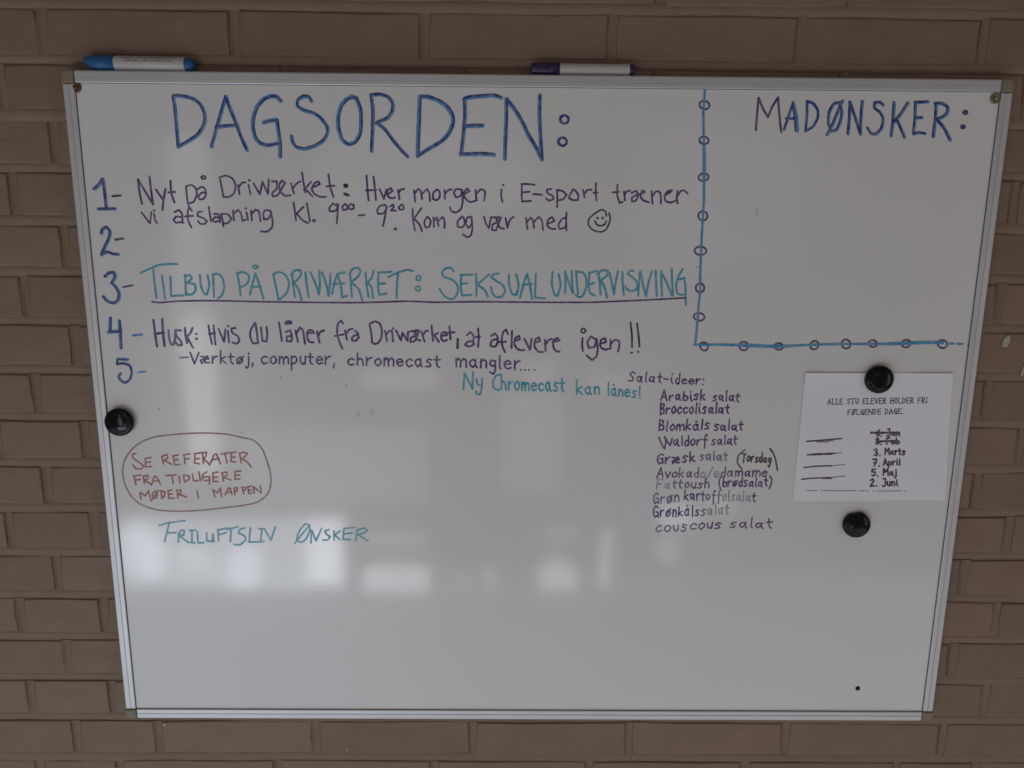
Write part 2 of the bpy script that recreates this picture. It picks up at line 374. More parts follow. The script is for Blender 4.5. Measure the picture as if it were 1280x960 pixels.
 'note_line_c': '''teal 2.7 -5232,2017 -5116,2070 -4993,2123 -4874,2137 -4743,2138
teal 2.7 -5061,2097 -5058,1901 -5049,1690
teal 2.7 -4953,1980 -4943,1849 -4938,1678
teal 2.7 -4842,1968 -4855,1718 -4689,1726
teal 2.7 -4649,1996 -4655,1733
teal 2.7 -4657,1976 -4583,1996 -4560,1950 -4630,1891 -4532,1879 -4518,1800 -4576,1733 -4661,1746
teal 2.7 -4451,1997 -4454,1866 -4416,1748 -4377,1741 -4335,1867 -4353,1998
teal 2.7 -4280,1998 -4284,1841 -4287,1709
teal 2.7 -4286,2005 -4213,2019 -4151,1960 -4140,1829 -4179,1730 -4235,1690
teal 2.7 -3957,2008 -3939,1870 -3934,1738
teal 2.7 -3963,2021 -3882,2047 -3806,2002 -3811,1924 -3867,1857 -3934,1844
teal 2.7 -3808,1746 -3775,1858 -3719,2023 -3675,1872 -3632,1688
teal 2.7 -3789,1845 -3663,1852
teal 2.2 -3707,2126 -3691,2122 -3682,2113 -3682,2103 -3691,2094 -3707,2089 -3725,2089 -3740,2095 -3748,2104 -3745,2114 -3734,2122 -3717,2126 -3699,2124
teal 2.7 -3483,2005 -3464,1874 -3433,1689
teal 2.7 -3489,2011 -3408,2051 -3318,2006 -3277,1901 -3317,1769 -3414,1683 -3440,1689
teal 2.7 -3238,2020 -3232,1876 -3213,1717
teal 2.7 -3246,2007 -3210,2066 -3131,2073 -3113,2021 -3163,1948 -3224,1902
teal 2.7 -3218,1902 -3156,1810 -3129,1678
teal 2.7 -3060,2041 -3053,1890 -3034,1719
teal 2.7 -2994,2041 -2928,1878 -2894,1753 -2874,1905 -2878,2062
teal 2.7 -2842,2043 -2789,1879 -2768,1734 -2743,1879 -2731,2024
teal 2.7 -2721,1761 -2689,1893 -2645,2024 -2539,2045
teal 2.7 -2645,2024 -2597,1880 -2590,1716 -2523,1736
teal 2.7 -2696,1893 -2550,1901
teal 2.7 -2473,2026 -2465,1882 -2457,1723
teal 2.7 -2480,2019 -2445,2091 -2365,2112 -2327,2066 -2369,1987 -2464,1921
teal 2.7 -2451,1908 -2361,1830 -2319,1671
teal 2.7 -2268,2047 -2260,1883 -2238,1725
teal 2.7 -2162,2067 -2185,1976 -2253,1909
teal 2.7 -2239,1910 -2188,1844 -2179,1712
teal 2.7 -2097,2042 -2108,1884 -2098,1752 -1998,1773
teal 2.7 -2103,2048 -2024,2049 -1925,2059
teal 2.7 -2094,1898 -2015,1905
teal 2.7 -1966,1990 -1839,2050 -1720,2088 -1648,2072
teal 2.7 -1840,2044 -1856,1886 -1866,1714
teal 2.2 -1564,2009 -1549,2002 -1540,1988 -1539,1971 -1548,1956 -1563,1947 -1580,1948 -1594,1957 -1601,1972 -1599,1989 -1589,2003 -1573,2009 -1556,2007
teal 2.2 -1573,1871 -1557,1864 -1548,1849 -1548,1832 -1557,1817 -1572,1809 -1589,1809 -1603,1819 -1610,1834 -1608,1851 -1598,1865 -1582,1871 -1565,1868
teal 2.7 -1100,2069 -1139,2121 -1218,2108 -1265,2048 -1232,1996 -1127,1964 -1061,1906 -1042,1813 -1089,1720 -1155,1700 -1235,1746 -1294,1838
teal 2.7 -1001,2024 -1015,1893 -996,1754 -869,1762
teal 2.7 -1021,2024 -941,2027 -855,2032
teal 2.7 -1008,1906 -922,1917
teal 2.7 -809,2039 -803,1894 -803,1749
teal 2.7 -637,2034 -796,1895
teal 2.7 -776,1888 -690,1829 -650,1737
teal 2.7 -512,2048 -571,2041 -611,2001 -544,1949 -451,1897 -417,1818 -464,1739 -543,1731 -597,1790 -610,1870
teal 2.7 -373,2036 -372,1898 -331,1773 -271,1767 -239,1899 -280,2037
teal 2.7 -224,1727 -186,1886 -134,2044 -93,1900 -64,1715
teal 2.7 -192,1899 -67,1913
teal 2.7 -18,2045 -24,1735 109,1723
teal 2.7 203,2073 193,1902 242,1757 275,1757 319,1903 283,2048
teal 2.7 368,2081 378,1943 374,1798
teal 2.7 368,2074 424,1930 474,1799
teal 2.7 456,2088 464,1944 481,1799
teal 2.7 513,2089 530,1931 547,1786
teal 2.7 514,2076 606,2076 655,1998 658,1879 615,1760 562,1740 514,1773
teal 2.7 693,2051 684,1919 700,1800 768,1768
teal 2.7 680,2064 791,2091
teal 2.7 690,1913 756,1933
teal 2.7 812,2052 836,1920 847,1782
teal 2.7 793,2045 857,2104 937,2092 926,2026 835,1960
teal 2.7 848,1960 904,1868 935,1736
teal 2.7 958,2066 996,1922 1027,1783 1042,1935 1069,2093
teal 2.7 1129,2080 1135,1936 1158,1778
teal 2.7 1275,2095 1228,2101 1197,2055 1258,2016 1334,1951 1337,1858 1265,1825 1191,1851 1176,1890
teal 2.7 1361,2089 1355,1924 1348,1766
teal 2.7 1368,2089 1408,1912 1455,1760 1474,1925 1520,2097
teal 2.7 1569,2097 1581,1926 1598,1768
teal 2.7 1639,2091 1654,1927 1668,1768
teal 2.7 1640,2084 1719,1954 1801,1769
teal 2.7 1779,2131 1792,1954 1814,1776
teal 2.7 1923,2126 1868,2021 1847,1915 1866,1796 1934,1784 1980,1797
teal 2.7 1890,1988 1955,2008 1976,1877 1992,1651''',
 'underline': '''violet 2.3 -5113,1640 -5018,1627 -4794,1650 -4476,1659 -4158,1660 -3628,1650 -2449,1646 -2034,1660 -1714,1675 -1385,1660 -756,1675 97,1671 737,1676 1004,1690 1334,1706 1590,1721 1984,1746''',
 'note_line_d': '''violet 3.1 -5113,1397 -5108,1222 -5096,1040
violet 3.1 -4996,1411 -5001,1223 -4995,1048
violet 3.1 -5116,1209 -4987,1230
fadedviolet 3.1 -4925,1257 -4925,1143 -4904,1069 -4869,1069 -4844,1150 -4835,1262
fadedviolet 3.1 -4758,1259 -4824,1265 -4830,1184 -4769,1117 -4760,1063 -4814,1056 -4831,1090
fadedviolet 3.1 -4702,1293 -4702,1199 -4690,1091
fadedviolet 3.1 -4602,1293 -4641,1212 -4698,1172
fadedviolet 3.1 -4684,1172 -4615,1030
violet 2.8 -4562,1214 -4555,1212
violet 3.3 -4563,1149 -4555,1147
violet 2.7 -4386,1329 -4375,1201 -4356,1079
violet 2.7 -4319,1329 -4315,1201 -4310,1073
violet 2.7 -4387,1214 -4306,1228
violet 2.7 -4256,1283 -4194,1108 -4163,1277
violet 2.7 -4131,1257 -4127,1101
violet 2.7 -4028,1298 -4082,1291 -4079,1230 -4001,1190 -3985,1123 -4021,1082 -4080,1102
violet 2.8 -4127,1322 -4121,1320
violet 2.7 -3764,1367 -3829,1272 -3841,1178 -3806,1090 -3739,1098
violet 2.7 -3757,1360 -3745,1233 -3739,1091
violet 2.7 -3687,1307 -3677,1125 -3624,1119 -3605,1220 -3613,1314
violet 2.7 -3443,1376 -3429,1248 -3416,1127
violet 2.7 -3356,1249 -3301,1270 -3278,1196 -3288,1128
violet 2.7 -3285,1196 -3346,1188 -3355,1127 -3289,1121
violet 2.7 -3228,1270 -3202,1115
violet 2.7 -3223,1223 -3166,1311 -3127,1278 -3109,1089
violet 2.7 -3082,1237 -2982,1238 -3007,1278 -3061,1271 -3078,1184 -3054,1116 -2994,1110
violet 2.7 -2941,1259 -2913,1110
violet 2.7 -2923,1198 -2901,1252 -2847,1273
violet 2.7 -2589,1369 -2614,1409 -2663,1362 -2674,1227 -2639,1092 -2608,1031
violet 2.7 -2702,1200 -2587,1221
violet 2.7 -2565,1275 -2543,1154
violet 2.7 -2554,1228 -2511,1289 -2464,1296
violet 2.7 -2432,1269 -2392,1243 -2388,1175
violet 2.7 -2393,1229 -2475,1188 -2476,1141 -2423,1134 -2381,1189
violet 5.2 -3347,1370 -3316,1380 -3289,1377
violet 2.7 -2235,1365 -2212,1230 -2208,1115
violet 2.7 -2235,1365 -2160,1406 -2094,1373 -2070,1285 -2079,1177 -2128,1103 -2182,1095 -2215,1122
violet 2.7 -2030,1272 -2006,1137
violet 2.7 -2018,1218 -1976,1273 -1950,1273
violet 2.7 -1936,1273 -1926,1131
violet 2.7 -1882,1280 -1818,1145 -1796,1247
violet 2.7 -1796,1247 -1731,1139 -1722,1261
violet 2.7 -1695,1268 -1641,1275 -1629,1208 -1690,1180 -1691,1126 -1630,1133 -1574,1276 -1614,1289 -1622,1208 -1603,1154 -1556,1147
violet 2.7 -1541,1269 -1503,1134
violet 2.7 -1522,1222 -1480,1283 -1454,1277
violet 2.7 -1406,1351 -1388,1142
violet 2.7 -1320,1251 -1394,1209
violet 2.7 -1374,1223 -1308,1129
violet 2.7 -1280,1210 -1199,1224 -1226,1265 -1273,1251 -1280,1170 -1240,1136 -1200,1157
violet 2.7 -1165,1339 -1153,1164
violet 2.7 -1199,1251 -1098,1262
violet 2.6 -1925,1308 -1919,1306
black 3.6 -1055,1165 -1059,1049
violet 2.7 -931,1226 -884,1267 -837,1214 -851,1091
violet 2.7 -850,1146 -931,1132 -958,1091 -904,1064 -830,1105
violet 2.7 -783,1315 -770,1201 -783,1065
violet 2.7 -810,1200 -756,1207
violet 2.7 -608,1215 -555,1249 -514,1202 -527,1107
violet 2.7 -541,1175 -608,1148 -615,1080 -554,1066 -514,1121
violet 2.7 -380,1244 -407,1304 -447,1270 -467,1162 -453,1067 -419,999
violet 2.7 -507,1135 -406,1138
violet 2.7 -327,1285 -332,1054
violet 2.7 -285,1150 -218,1178 -232,1218 -286,1191 -298,1109 -257,1041 -190,1021 -156,1029
violet 2.7 -158,1178 -82,1029 -63,1179
violet 2.7 -22,1125 51,1152 37,1200 -10,1179 -29,1084 27,1003 94,1003
violet 2.7 118,1166 128,1017
violet 2.7 126,1099 166,1167 212,1181
violet 2.7 220,1140 314,1161 286,1195 233,1167 228,1072 270,1011 317,1011
violet 2.7 623,1197 619,1102 632,1021
violet 2.7 792,1185 737,1218 685,1143 714,1062 795,1076 812,1185 836,1049 819,940 759,898 683,960
violet 2.7 861,1118 941,1145 926,1199 866,1172 862,1077 931,1036 998,1057
violet 2.7 1001,1173 1005,1057
violet 2.7 1009,1119 1061,1180 1116,1160 1125,1106 1108,1017
black 2.7 1261,1411 1288,1243 1294,1080
black 2.7 1349,1398 1376,1243 1395,1087
black 2.2 635,1326 650,1319 659,1305 660,1289 653,1275 639,1267 623,1267 609,1276 601,1291 603,1307 612,1320 627,1326 643,1323
black 2.9 1290,1003 1297,1001
black 2.9 1378,1013 1384,1011''',
 'circled_note': '''greybrown 2.3 -4019,-217 -4104,-202 -4250,-166 -4595,-154 -4981,-179 -5241,-215 -5429,-290 -5570,-399 -5684,-561 -5723,-723 -5708,-897 -5634,-1084 -5508,-1201 -5302,-1276 -5024,-1297 -4675,-1279 -4320,-1234 -4077,-1204 -3873,-1156 -3745,-1061 -3689,-961 -3666,-838 -3674,-687 -3706,-560 -3752,-399 -3819,-301 -3898,-240 -4028,-218
brown 2.2 -5509,-455 -5558,-462 -5563,-520 -5472,-584 -5421,-634 -5453,-678 -5529,-678 -5565,-621
brown 2.2 -5384,-526 -5395,-648 -5311,-641
brown 2.2 -5391,-526 -5307,-511
brown 2.2 -5382,-583 -5320,-576
brown 2.2 -5154,-496 -5142,-604
brown 2.2 -5161,-496 -5083,-466 -5073,-517 -5139,-560
brown 2.2 -5118,-553 -5026,-610
brown 2.2 -5002,-487 -4985,-617 -4915,-609
brown 2.2 -5009,-488 -4932,-473
brown 2.2 -4993,-545 -4937,-537
brown 2.2 -4849,-472 -4845,-602
brown 2.2 -4856,-472 -4765,-454
brown 2.2 -4847,-537 -4777,-522
brown 2.2 -4696,-457 -4713,-586 -4645,-600
brown 2.2 -4710,-457 -4612,-435
brown 2.2 -4702,-529 -4639,-521
brown 2.2 -4592,-442 -4589,-593
brown 2.2 -4598,-435 -4536,-434 -4547,-492 -4591,-528
brown 2.2 -4577,-528 -4501,-614
brown 2.2 -4492,-585 -4427,-455 -4400,-455 -4354,-599
brown 2.2 -4468,-542 -4370,-519
brown 2.2 -4283,-454 -4263,-584
brown 2.2 -4338,-455 -4198,-432
brown 2.2 -4192,-439 -4207,-562 -4145,-568
brown 2.2 -4199,-439 -4129,-424
brown 2.2 -4196,-504 -4147,-496
brown 2.2 -4080,-437 -4068,-582
brown 2.2 -4075,-442 -4012,-426 -3972,-447 -4016,-496 -4059,-517
brown 2.2 -4059,-517 -3989,-560 -3931,-641
brown 2.2 -4074,-942 -4059,-1030
brown 2.2 -4085,-936 -4027,-936 -4029,-969 -4067,-991
brown 2.2 -3995,-930 -3991,-1029 -3943,-1018
brown 2.2 -4001,-930 -3948,-919
brown 2.2 -3993,-980 -3951,-974
brown 2.2 -3922,-930 -3912,-1018
brown 2.2 -3917,-924 -3818,-1017
brown 2.2 -3822,-913 -3812,-1012
brown 2.2 -5565,-780 -5549,-903
brown 2.2 -5572,-780 -5467,-765
brown 2.2 -5557,-838 -5480,-830
brown 2.2 -5434,-779 -5430,-895
brown 2.2 -5434,-779 -5371,-771 -5382,-822 -5426,-844
brown 2.2 -5419,-844 -5347,-895
brown 2.2 -5334,-909 -5281,-778 -5261,-778 -5208,-894
brown 2.2 -5309,-858 -5224,-843
brown 2.2 -5038,-769 -5033,-886
brown 2.2 -5121,-770 -4982,-762
brown 2.2 -4942,-776 -4936,-878
brown 2.2 -4878,-761 -4872,-863
brown 2.2 -4878,-761 -4803,-775 -4799,-819 -4865,-863
brown 2.2 -4752,-746 -4746,-847 -4683,-840
brown 2.2 -4660,-716 -4649,-847
brown 2.2 -4549,-715 -4607,-745 -4626,-818 -4586,-846 -4536,-832
brown 2.2 -4596,-788 -4519,-781 -4527,-890
brown 2.2 -4467,-737 -4475,-853 -4406,-853
brown 2.2 -4474,-730 -4397,-715
brown 2.2 -4471,-795 -4408,-787
brown 2.2 -4342,-729 -4329,-845
brown 2.2 -4349,-729 -4272,-714 -4275,-765 -4333,-794
brown 2.2 -4319,-794 -4224,-830
brown 2.2 -4161,-713 -4168,-822 -4098,-814
brown 2.2 -4167,-706 -4077,-698
brown 2.2 -4164,-764 -4101,-756
brown 2.2 -5504,-1027 -5498,-1115
brown 2.2 -5496,-1013 -5438,-1071 -5383,-997 -5361,-1144
brown 2.2 -5286,-997 -5338,-1041 -5330,-1107 -5280,-1099 -5261,-1040 -5286,-997
brown 2.2 -5353,-1136 -5243,-989
brown 2.2 -5209,-996 -5204,-1106
brown 2.2 -5216,-993 -5155,-1011 -5167,-1077 -5211,-1106
brown 2.2 -5112,-996 -5106,-1106 -5036,-1098
brown 2.2 -5111,-993 -5055,-981
brown 2.2 -5109,-1047 -5059,-1039
brown 2.2 -4986,-988 -4980,-1098
brown 2.2 -4993,-988 -4930,-980 -4940,-1024 -4983,-1046
brown 2.2 -4976,-1039 -4861,-1082
brown 2.2 -4708,-993 -4694,-1096
brown 2.2 -4484,-977 -4463,-1080
brown 2.2 -4483,-970 -4424,-1021 -4378,-947 -4372,-1072
brown 2.2 -4322,-1050 -4266,-947 -4245,-947 -4223,-1042
brown 2.2 -4306,-1020 -4235,-1005
brown 2.2 -4190,-946 -4182,-1049
brown 2.2 -4190,-946 -4141,-946 -4150,-990 -4186,-1005''',
 'outdoor_note': '''fadedteal 2.5 -5279,-1506 -5163,-1468 -4908,-1430
fadedteal 2.5 -5137,-1483 -5174,-1603 -5222,-1753
fadedteal 2.5 -5175,-1618 -5048,-1610
fadedteal 2.5 -5015,-1632 -5024,-1752
fadedteal 2.5 -5015,-1632 -4975,-1572 -4926,-1579 -4938,-1646 -5004,-1677
fadedteal 2.5 -4983,-1677 -4883,-1759
fadedteal 2.5 -4821,-1578 -4834,-1758
fadedteal 2.5 -4856,-1579 -4764,-1574
fadedteal 2.5 -4862,-1759 -4792,-1763
fadedteal 2.5 -4745,-1600 -4750,-1763 -4665,-1762
fadedteal 2.5 -4619,-1615 -4621,-1735 -4550,-1742 -4529,-1629
fadedteal 2.5 -4529,-1629 -4523,-1749
fadedteal 2.5 -4454,-1569 -4458,-1734
fadedteal 2.5 -4461,-1569 -4311,-1538
fadedteal 2.5 -4452,-1644 -4344,-1606
fadedteal 2.5 -4270,-1553 -4289,-1740
fadedteal 2.5 -4327,-1561 -4169,-1519
fadedteal 2.5 -4072,-1537 -4143,-1552 -4168,-1612 -4079,-1657 -4069,-1717 -4158,-1792 -4242,-1785
fadedteal 2.5 -3995,-1536 -4028,-1746 -3901,-1743
fadedteal 2.5 -3833,-1550 -3865,-1738
fadedteal 2.5 -3876,-1551 -3791,-1543
fadedteal 2.5 -3901,-1746 -3816,-1738
fadedteal 2.5 -3792,-1565 -3715,-1715 -3642,-1519
fadedteal 2.5 -3155,-1494 -3210,-1465 -3283,-1532 -3337,-1637 -3349,-1728 -3279,-1750 -3205,-1682 -3158,-1561 -3162,-1494
fadedteal 2.5 -3378,-1758 -3258,-1607 -3169,-1502
fadedteal 2.5 -3136,-1561 -3152,-1757
fadedteal 2.5 -3130,-1569 -3080,-1726
fadedteal 2.5 -2994,-1538 -3080,-1726
fadedteal 2.5 -2889,-1552 -2947,-1575 -2934,-1620 -2879,-1657 -2910,-1710 -2980,-1711
fadedteal 2.5 -2820,-1575 -2825,-1710
fadedteal 2.5 -2735,-1574 -2815,-1634 -2740,-1702
fadedteal 2.5 -2677,-1536 -2697,-1701 -2598,-1701
fadedteal 2.5 -2677,-1536 -2529,-1520
fadedteal 2.5 -2680,-1619 -2566,-1603
fadedteal 2.5 -2494,-1558 -2514,-1723
fadedteal 2.5 -2494,-1558 -2395,-1527 -2346,-1557 -2397,-1602 -2497,-1633
fadedteal 2.5 -2469,-1633 -2344,-1722
teal 2.4 -5013,-1659 -4975,-1575 -4931,-1583 -4940,-1631 -4996,-1669''',
 'divider_line': '''sky 2.8 2087,4392 2089,4267 2084,4103 2103,3860 2122,3615
sky 2.9 2140,3297 2156,3015 2153,2710 2154,2505 2156,2297 2160,2036 2174,1878 2162,1612 2158,1398 2146,1127
sky 3.0 2136,1116 2482,1121 2807,1115
sky 3.0 3403,1109 3760,1128 4105,1141 4539,1144 4973,1148
sky 4.1 2120,3654 2134,3466 2141,3277
sky 4.3 2785,1115 3133,1101 3436,1109
sky 4.3 4756,1146 5296,1172 5492,1168
sky 2.6 5548,1152 5645,1158
sky 2.6 5689,1153 5765,1153
black 2.0 5843,1138 5875,1143''',
 'ring00': '''navy 2.4 2102,4136 2071,4143 2045,4160 2029,4187 2035,4218 2063,4237 2096,4238 2126,4228 2150,4208 2160,4178 2146,4150 2115,4136 2082,4139''',
 'ring01': '''violet 2.4 2071,3728 2054,3752 2057,3781 2080,3800 2110,3804 2139,3798 2163,3781 2175,3754 2165,3727 2138,3712 2108,3712 2080,3721 2058,3742''',
 'ring02': '''violet 2.4 2193,3282 2170,3263 2140,3254 2106,3256 2077,3274 2068,3303 2083,3329 2108,3344 2140,3351 2174,3344 2198,3321 2199,3291 2180,3269''',
 'ring03': '''violet 2.4 2206,2840 2213,2811 2208,2782 2185,2758 2147,2751 2113,2767 2095,2794 2092,2823 2102,2852 2131,2871 2170,2870 2199,2850 2212,2822''',
 'ring04': '''violet 2.4 2150,2418 2187,2410 2218,2387 2227,2354 2206,2325 2169,2312 2131,2313 2094,2325 2069,2352 2070,2386 2098,2410 2136,2418 2174,2414''',
 'ring05': '''violet 2.5 2111,1893 2128,1923 2154,1936 2181,1936 2209,1921 2226,1889 2223,1852 2202,1827 2175,1819 2147,1823 2121,1844 2110,1879 2120,1914''',
 'ring06': '''violet 2.5 2214,1445 2176,1443 2142,1453 2114,1473 2103,1503 2118,1532 2153,1546 2190,1544 2223,1531 2247,1507 2251,1476 2228,1450 2190,1442''',
 'ring07': '''violet 2.5 2284,1037 2252,1042 2228,1062 2215,1088 2213,1117 2229,1144 2261,1154 2291,1143 2312,1121 2322,1094 2318,1063 2296,1041 2263,1038''',
 'ring08': '''violet 2.5 2831,1157 2855,1132 2863,1103 2859,1074 2836,1049 2798,1043 2764,1059 2746,1086 2742,1115 2752,1144 2780,1164 2819,1163 2848,1142''',
 'ring09': '''violet 2.5 3292,1147 3318,1135 3337,1111 3335,1082 3314,1062 3286,1056 3258,1061 3233,1077 3220,1104 3228,1131 3253,1147 3282,1148 3309,1140''',
 'ring10': '''violet 2.5 3741,1066 3712,1087 3702,1117 3708,1145 3725,1168 3755,1180 3790,1174 3813,1148 3817,1118 3808,1092 3787,1072 3754,1064 3721,1078''',
 'ring11': '''violet 2.5 4173,1205 4210,1196 4236,1173 4248,1144 4246,1113 4225,1087 4188,1079 4153,1094 4132,1120 4124,1150 4131,1180 4159,1202 4197,1202''',
 'ring12': '''violet 2.5 4584,1182 4603,1160 4607,1132 4590,1109 4560,1101 4532,1108 4508,1124 4492,1148 4495,1177 4518,1195 4548,1198 4575,1188 4597,1170''',
 'ring13': '''violet 2.5 4947,1182 4971,1201 5007,1206 5043,1192 5060,1166 5059,1141 5045,1118 5017,1102 4979,1103 4948,1122 4937,1148 4942,1173 4960,1195''',
 'ring14': '''violet 2.5 5427,1153 5435,1187 5462,1206 5494,1207 5525,1197 5551,1173 5561,1138 5545,1108 5515,1095 5483,1098 5453,1112 5430,1140 5429,1176''',
 'tool_note': '''fadedviolet 2.0 -4806,890 -4685,898
violet 2.2 -4658,964 -4612,807 -4541,959
violet 2.2 -4519,908 -4476,908 -4483,834 -4514,813 -4525,857 -4469,877 -4415,876 -4432,917 -4469,875 -4461,824 -4409,826
violet 2.2 -4358,914 -4368,815
violet 2.2 -4362,866 -4330,904 -4297,915
violet 2.2 -4247,991 -4259,819
violet 2.2 -4193,906 -4255,869
violet 2.2 -4247,869 -4185,817
violet 2.2 -4114,953 -4122,835 -4091,812
violet 2.2 -4150,907 -4073,907
violet 2.2 -3987,905 -4035,876 -4038,840 -4005,812 -3964,841 -3960,880 -3991,905
violet 2.2 -4036,813 -3944,914
violet 2.3 -3875,909 -3881,785 -3902,754 -3925,773
violet 2.2 -3871,947 -3871,960
violet 2.3 -3823,822 -3836,775
violet 2.3 -3624,901 -3657,919 -3704,890 -3702,846 -3675,811 -3627,833
violet 2.3 -3536,921 -3584,890 -3583,840 -3551,813 -3508,840 -3504,885 -3535,921
violet 2.3 -3460,918 -3465,817
violet 2.3 -3465,874 -3426,915 -3406,885 -3410,816
violet 2.3 -3407,877 -3372,916 -3342,896 -3344,816
violet 2.3 -3300,919 -3306,735
violet 2.3 -3297,901 -3256,921 -3222,879 -3251,826 -3301,821
violet 2.3 -3177,918 -3183,844 -3148,810 -3118,845
violet 2.3 -3111,920 -3118,815
violet 2.3 -3043,962 -3052,834 -3020,813
violet 2.3 -3082,915 -3006,911
violet 2.3 -2962,869 -2885,874 -2896,909 -2928,921 -2962,885 -2965,847 -2933,815 -2885,835
violet 2.3 -2841,926 -2845,815
violet 2.3 -2843,870 -2806,913 -2775,921
violet 2.3 -2723,820 -2740,766
violet 2.3 -2456,879 -2492,899 -2538,868 -2540,834 -2508,802 -2461,819
violet 2.3 -2408,969 -2414,806
violet 2.3 -2411,860 -2378,900 -2344,882 -2334,806
violet 2.3 -2286,910 -2289,804
violet 2.3 -2290,858 -2254,898 -2216,909
violet 2.3 -2129,899 -2171,871 -2176,828 -2140,797 -2096,825 -2096,868 -2127,899
violet 2.3 -2047,906 -2053,800
violet 2.3 -2046,867 -2013,907 -1994,873 -1995,799
violet 2.3 -1990,865 -1959,905 -1924,887 -1927,797
violet 2.3 -1876,844 -1799,852 -1812,883 -1845,895 -1881,869 -1880,827 -1844,793 -1799,815
violet 2.3 -1673,876 -1706,897 -1753,863 -1752,822 -1723,787 -1672,808
violet 2.3 -1557,874 -1594,897 -1630,868 -1631,826 -1597,788 -1558,824
violet 2.3 -1560,897 -1560,812 -1539,791
violet 2.3 -1408,884 -1457,894 -1478,861 -1436,839 -1421,804 -1457,787 -1491,793
violet 2.3 -1340,936 -1344,807 -1309,783
violet 2.3 -1375,888 -1295,887
violet 2.4 -1078,909 -1077,795
violet 2.4 -1082,866 -1042,908 -1017,871 -1020,791
violet 2.4 -1016,864 -979,902 -941,883 -944,787
violet 2.4 -819,870 -856,894 -894,863 -895,823 -856,787 -821,817
violet 2.4 -819,893 -821,809 -794,785
violet 2.4 -744,898 -746,781
violet 2.4 -749,854 -706,894 -670,870 -671,783
violet 2.4 -550,865 -589,887 -624,859 -612,813 -576,802 -550,828 -550,879 -547,744 -573,695 -623,722
violet 2.4 -489,947 -489,782 -475,769
violet 2.4 -427,829 -340,836 -354,872 -390,881 -428,849 -426,806 -387,765 -335,785
violet 2.4 -287,883 -285,761
violet 2.4 -286,825 -251,871 -218,877
violet 2.3 -205,755 -201,753
violet 2.3 -151,756 -146,754
violet 2.3 -97,756 -92,754
violet 2.3 -21,757 -16,754''',
 'cast_note': '''teal 2.4 -967,707 -974,597 -981,479
teal 2.4 -967,707 -913,597 -858,487
teal 2.4 -851,722 -858,612 -858,487
teal 2.4 -804,626 -797,557 -756,536
teal 2.4 -729,633 -729,515 -756,411 -804,418 -811,459
teal 2.4 -471,690 -539,676 -586,586 -572,503 -511,468 -484,489
teal 2.5 -465,680 -465,485
teal 2.5 -463,554 -441,596 -413,573 -402,479
teal 2.5 -369,593 -366,476
teal 2.5 -369,538 -343,576 -317,592
teal 2.5 -246,595 -282,564 -281,510 -254,474 -220,511 -221,557 -245,601
teal 2.5 -186,584 -182,474
teal 2.5 -182,540 -160,584 -140,550 -139,470
teal 2.5 -141,541 -117,579 -90,558 -88,471
teal 2.5 -54,526 8,538 1,566 -28,580 -53,546 -51,501 -26,467 10,491
teal 2.5 105,553 76,577 45,540 46,500 71,465 104,483
teal 2.5 190,563 164,590 141,555 139,502 165,465 194,504
teal 2.5 189,588 191,489 213,462
teal 2.5 307,570 272,589 255,545 286,521 298,484 270,462 246,475
teal 2.5 357,633 359,481 385,461
teal 2.5 330,577 392,578
teal 2.4 558,620 563,425
teal 2.4 626,526 562,480
teal 2.4 575,481 639,422
teal 2.4 742,507 710,528 680,493 683,454 714,425 744,453
teal 2.4 741,526 743,442 764,422
teal 2.4 806,532 810,426
teal 2.4 805,492 835,531 871,509 869,427
teal 2.3 993,587 997,428 1006,412
teal 2.3 1088,484 1064,507 1036,478 1042,439 1067,406 1093,433
teal 2.3 1087,508 1089,423 1110,402
teal 2.3 1061,554 1069,562 1060,559
teal 2.3 1137,494 1141,399
teal 2.3 1141,458 1166,491 1191,473 1193,397
teal 2.3 1227,449 1286,453 1274,486 1251,498 1225,470 1225,424 1251,393 1287,410
teal 2.3 1377,466 1342,476 1326,451 1360,429 1369,399 1348,381 1322,391
teal 2.3 1424,542 1422,415
teal 2.3 1425,376 1433,376''',
 'salad_list00': '''violet 1.9 1349,716 1319,742 1279,710 1331,652 1318,614 1265,616
violet 1.9 1431,667 1402,678 1374,645 1397,607 1418,608 1438,672
violet 1.9 1446,674 1435,609 1450,597
violet 1.9 1508,733 1496,606 1508,602
violet 1.9 1606,673 1566,671 1543,635 1559,609 1589,614 1617,666
violet 1.9 1609,665 1607,601 1620,598
violet 1.9 1692,721 1683,610 1705,593
violet 1.9 1662,672 1716,670
violet 1.9 1745,646 1805,640
violet 1.9 1851,665 1848,606 1870,585
violet 1.9 1861,708 1853,716
violet 1.9 1962,642 1926,656 1906,616 1916,586 1933,573 1953,600
violet 1.9 1961,722 1954,579
violet 1.9 1998,615 2055,624 2045,641 2025,647 1996,634 1992,601 2015,580 2060,584
violet 1.9 2087,608 2159,615 2149,635 2119,647 2094,630 2091,593 2122,572 2157,588
violet 1.9 2190,651 2191,576
violet 1.9 2196,610 2220,645 2243,645
violet 1.9 2279,571 2287,571
violet 1.9 2281,637 2290,642''',
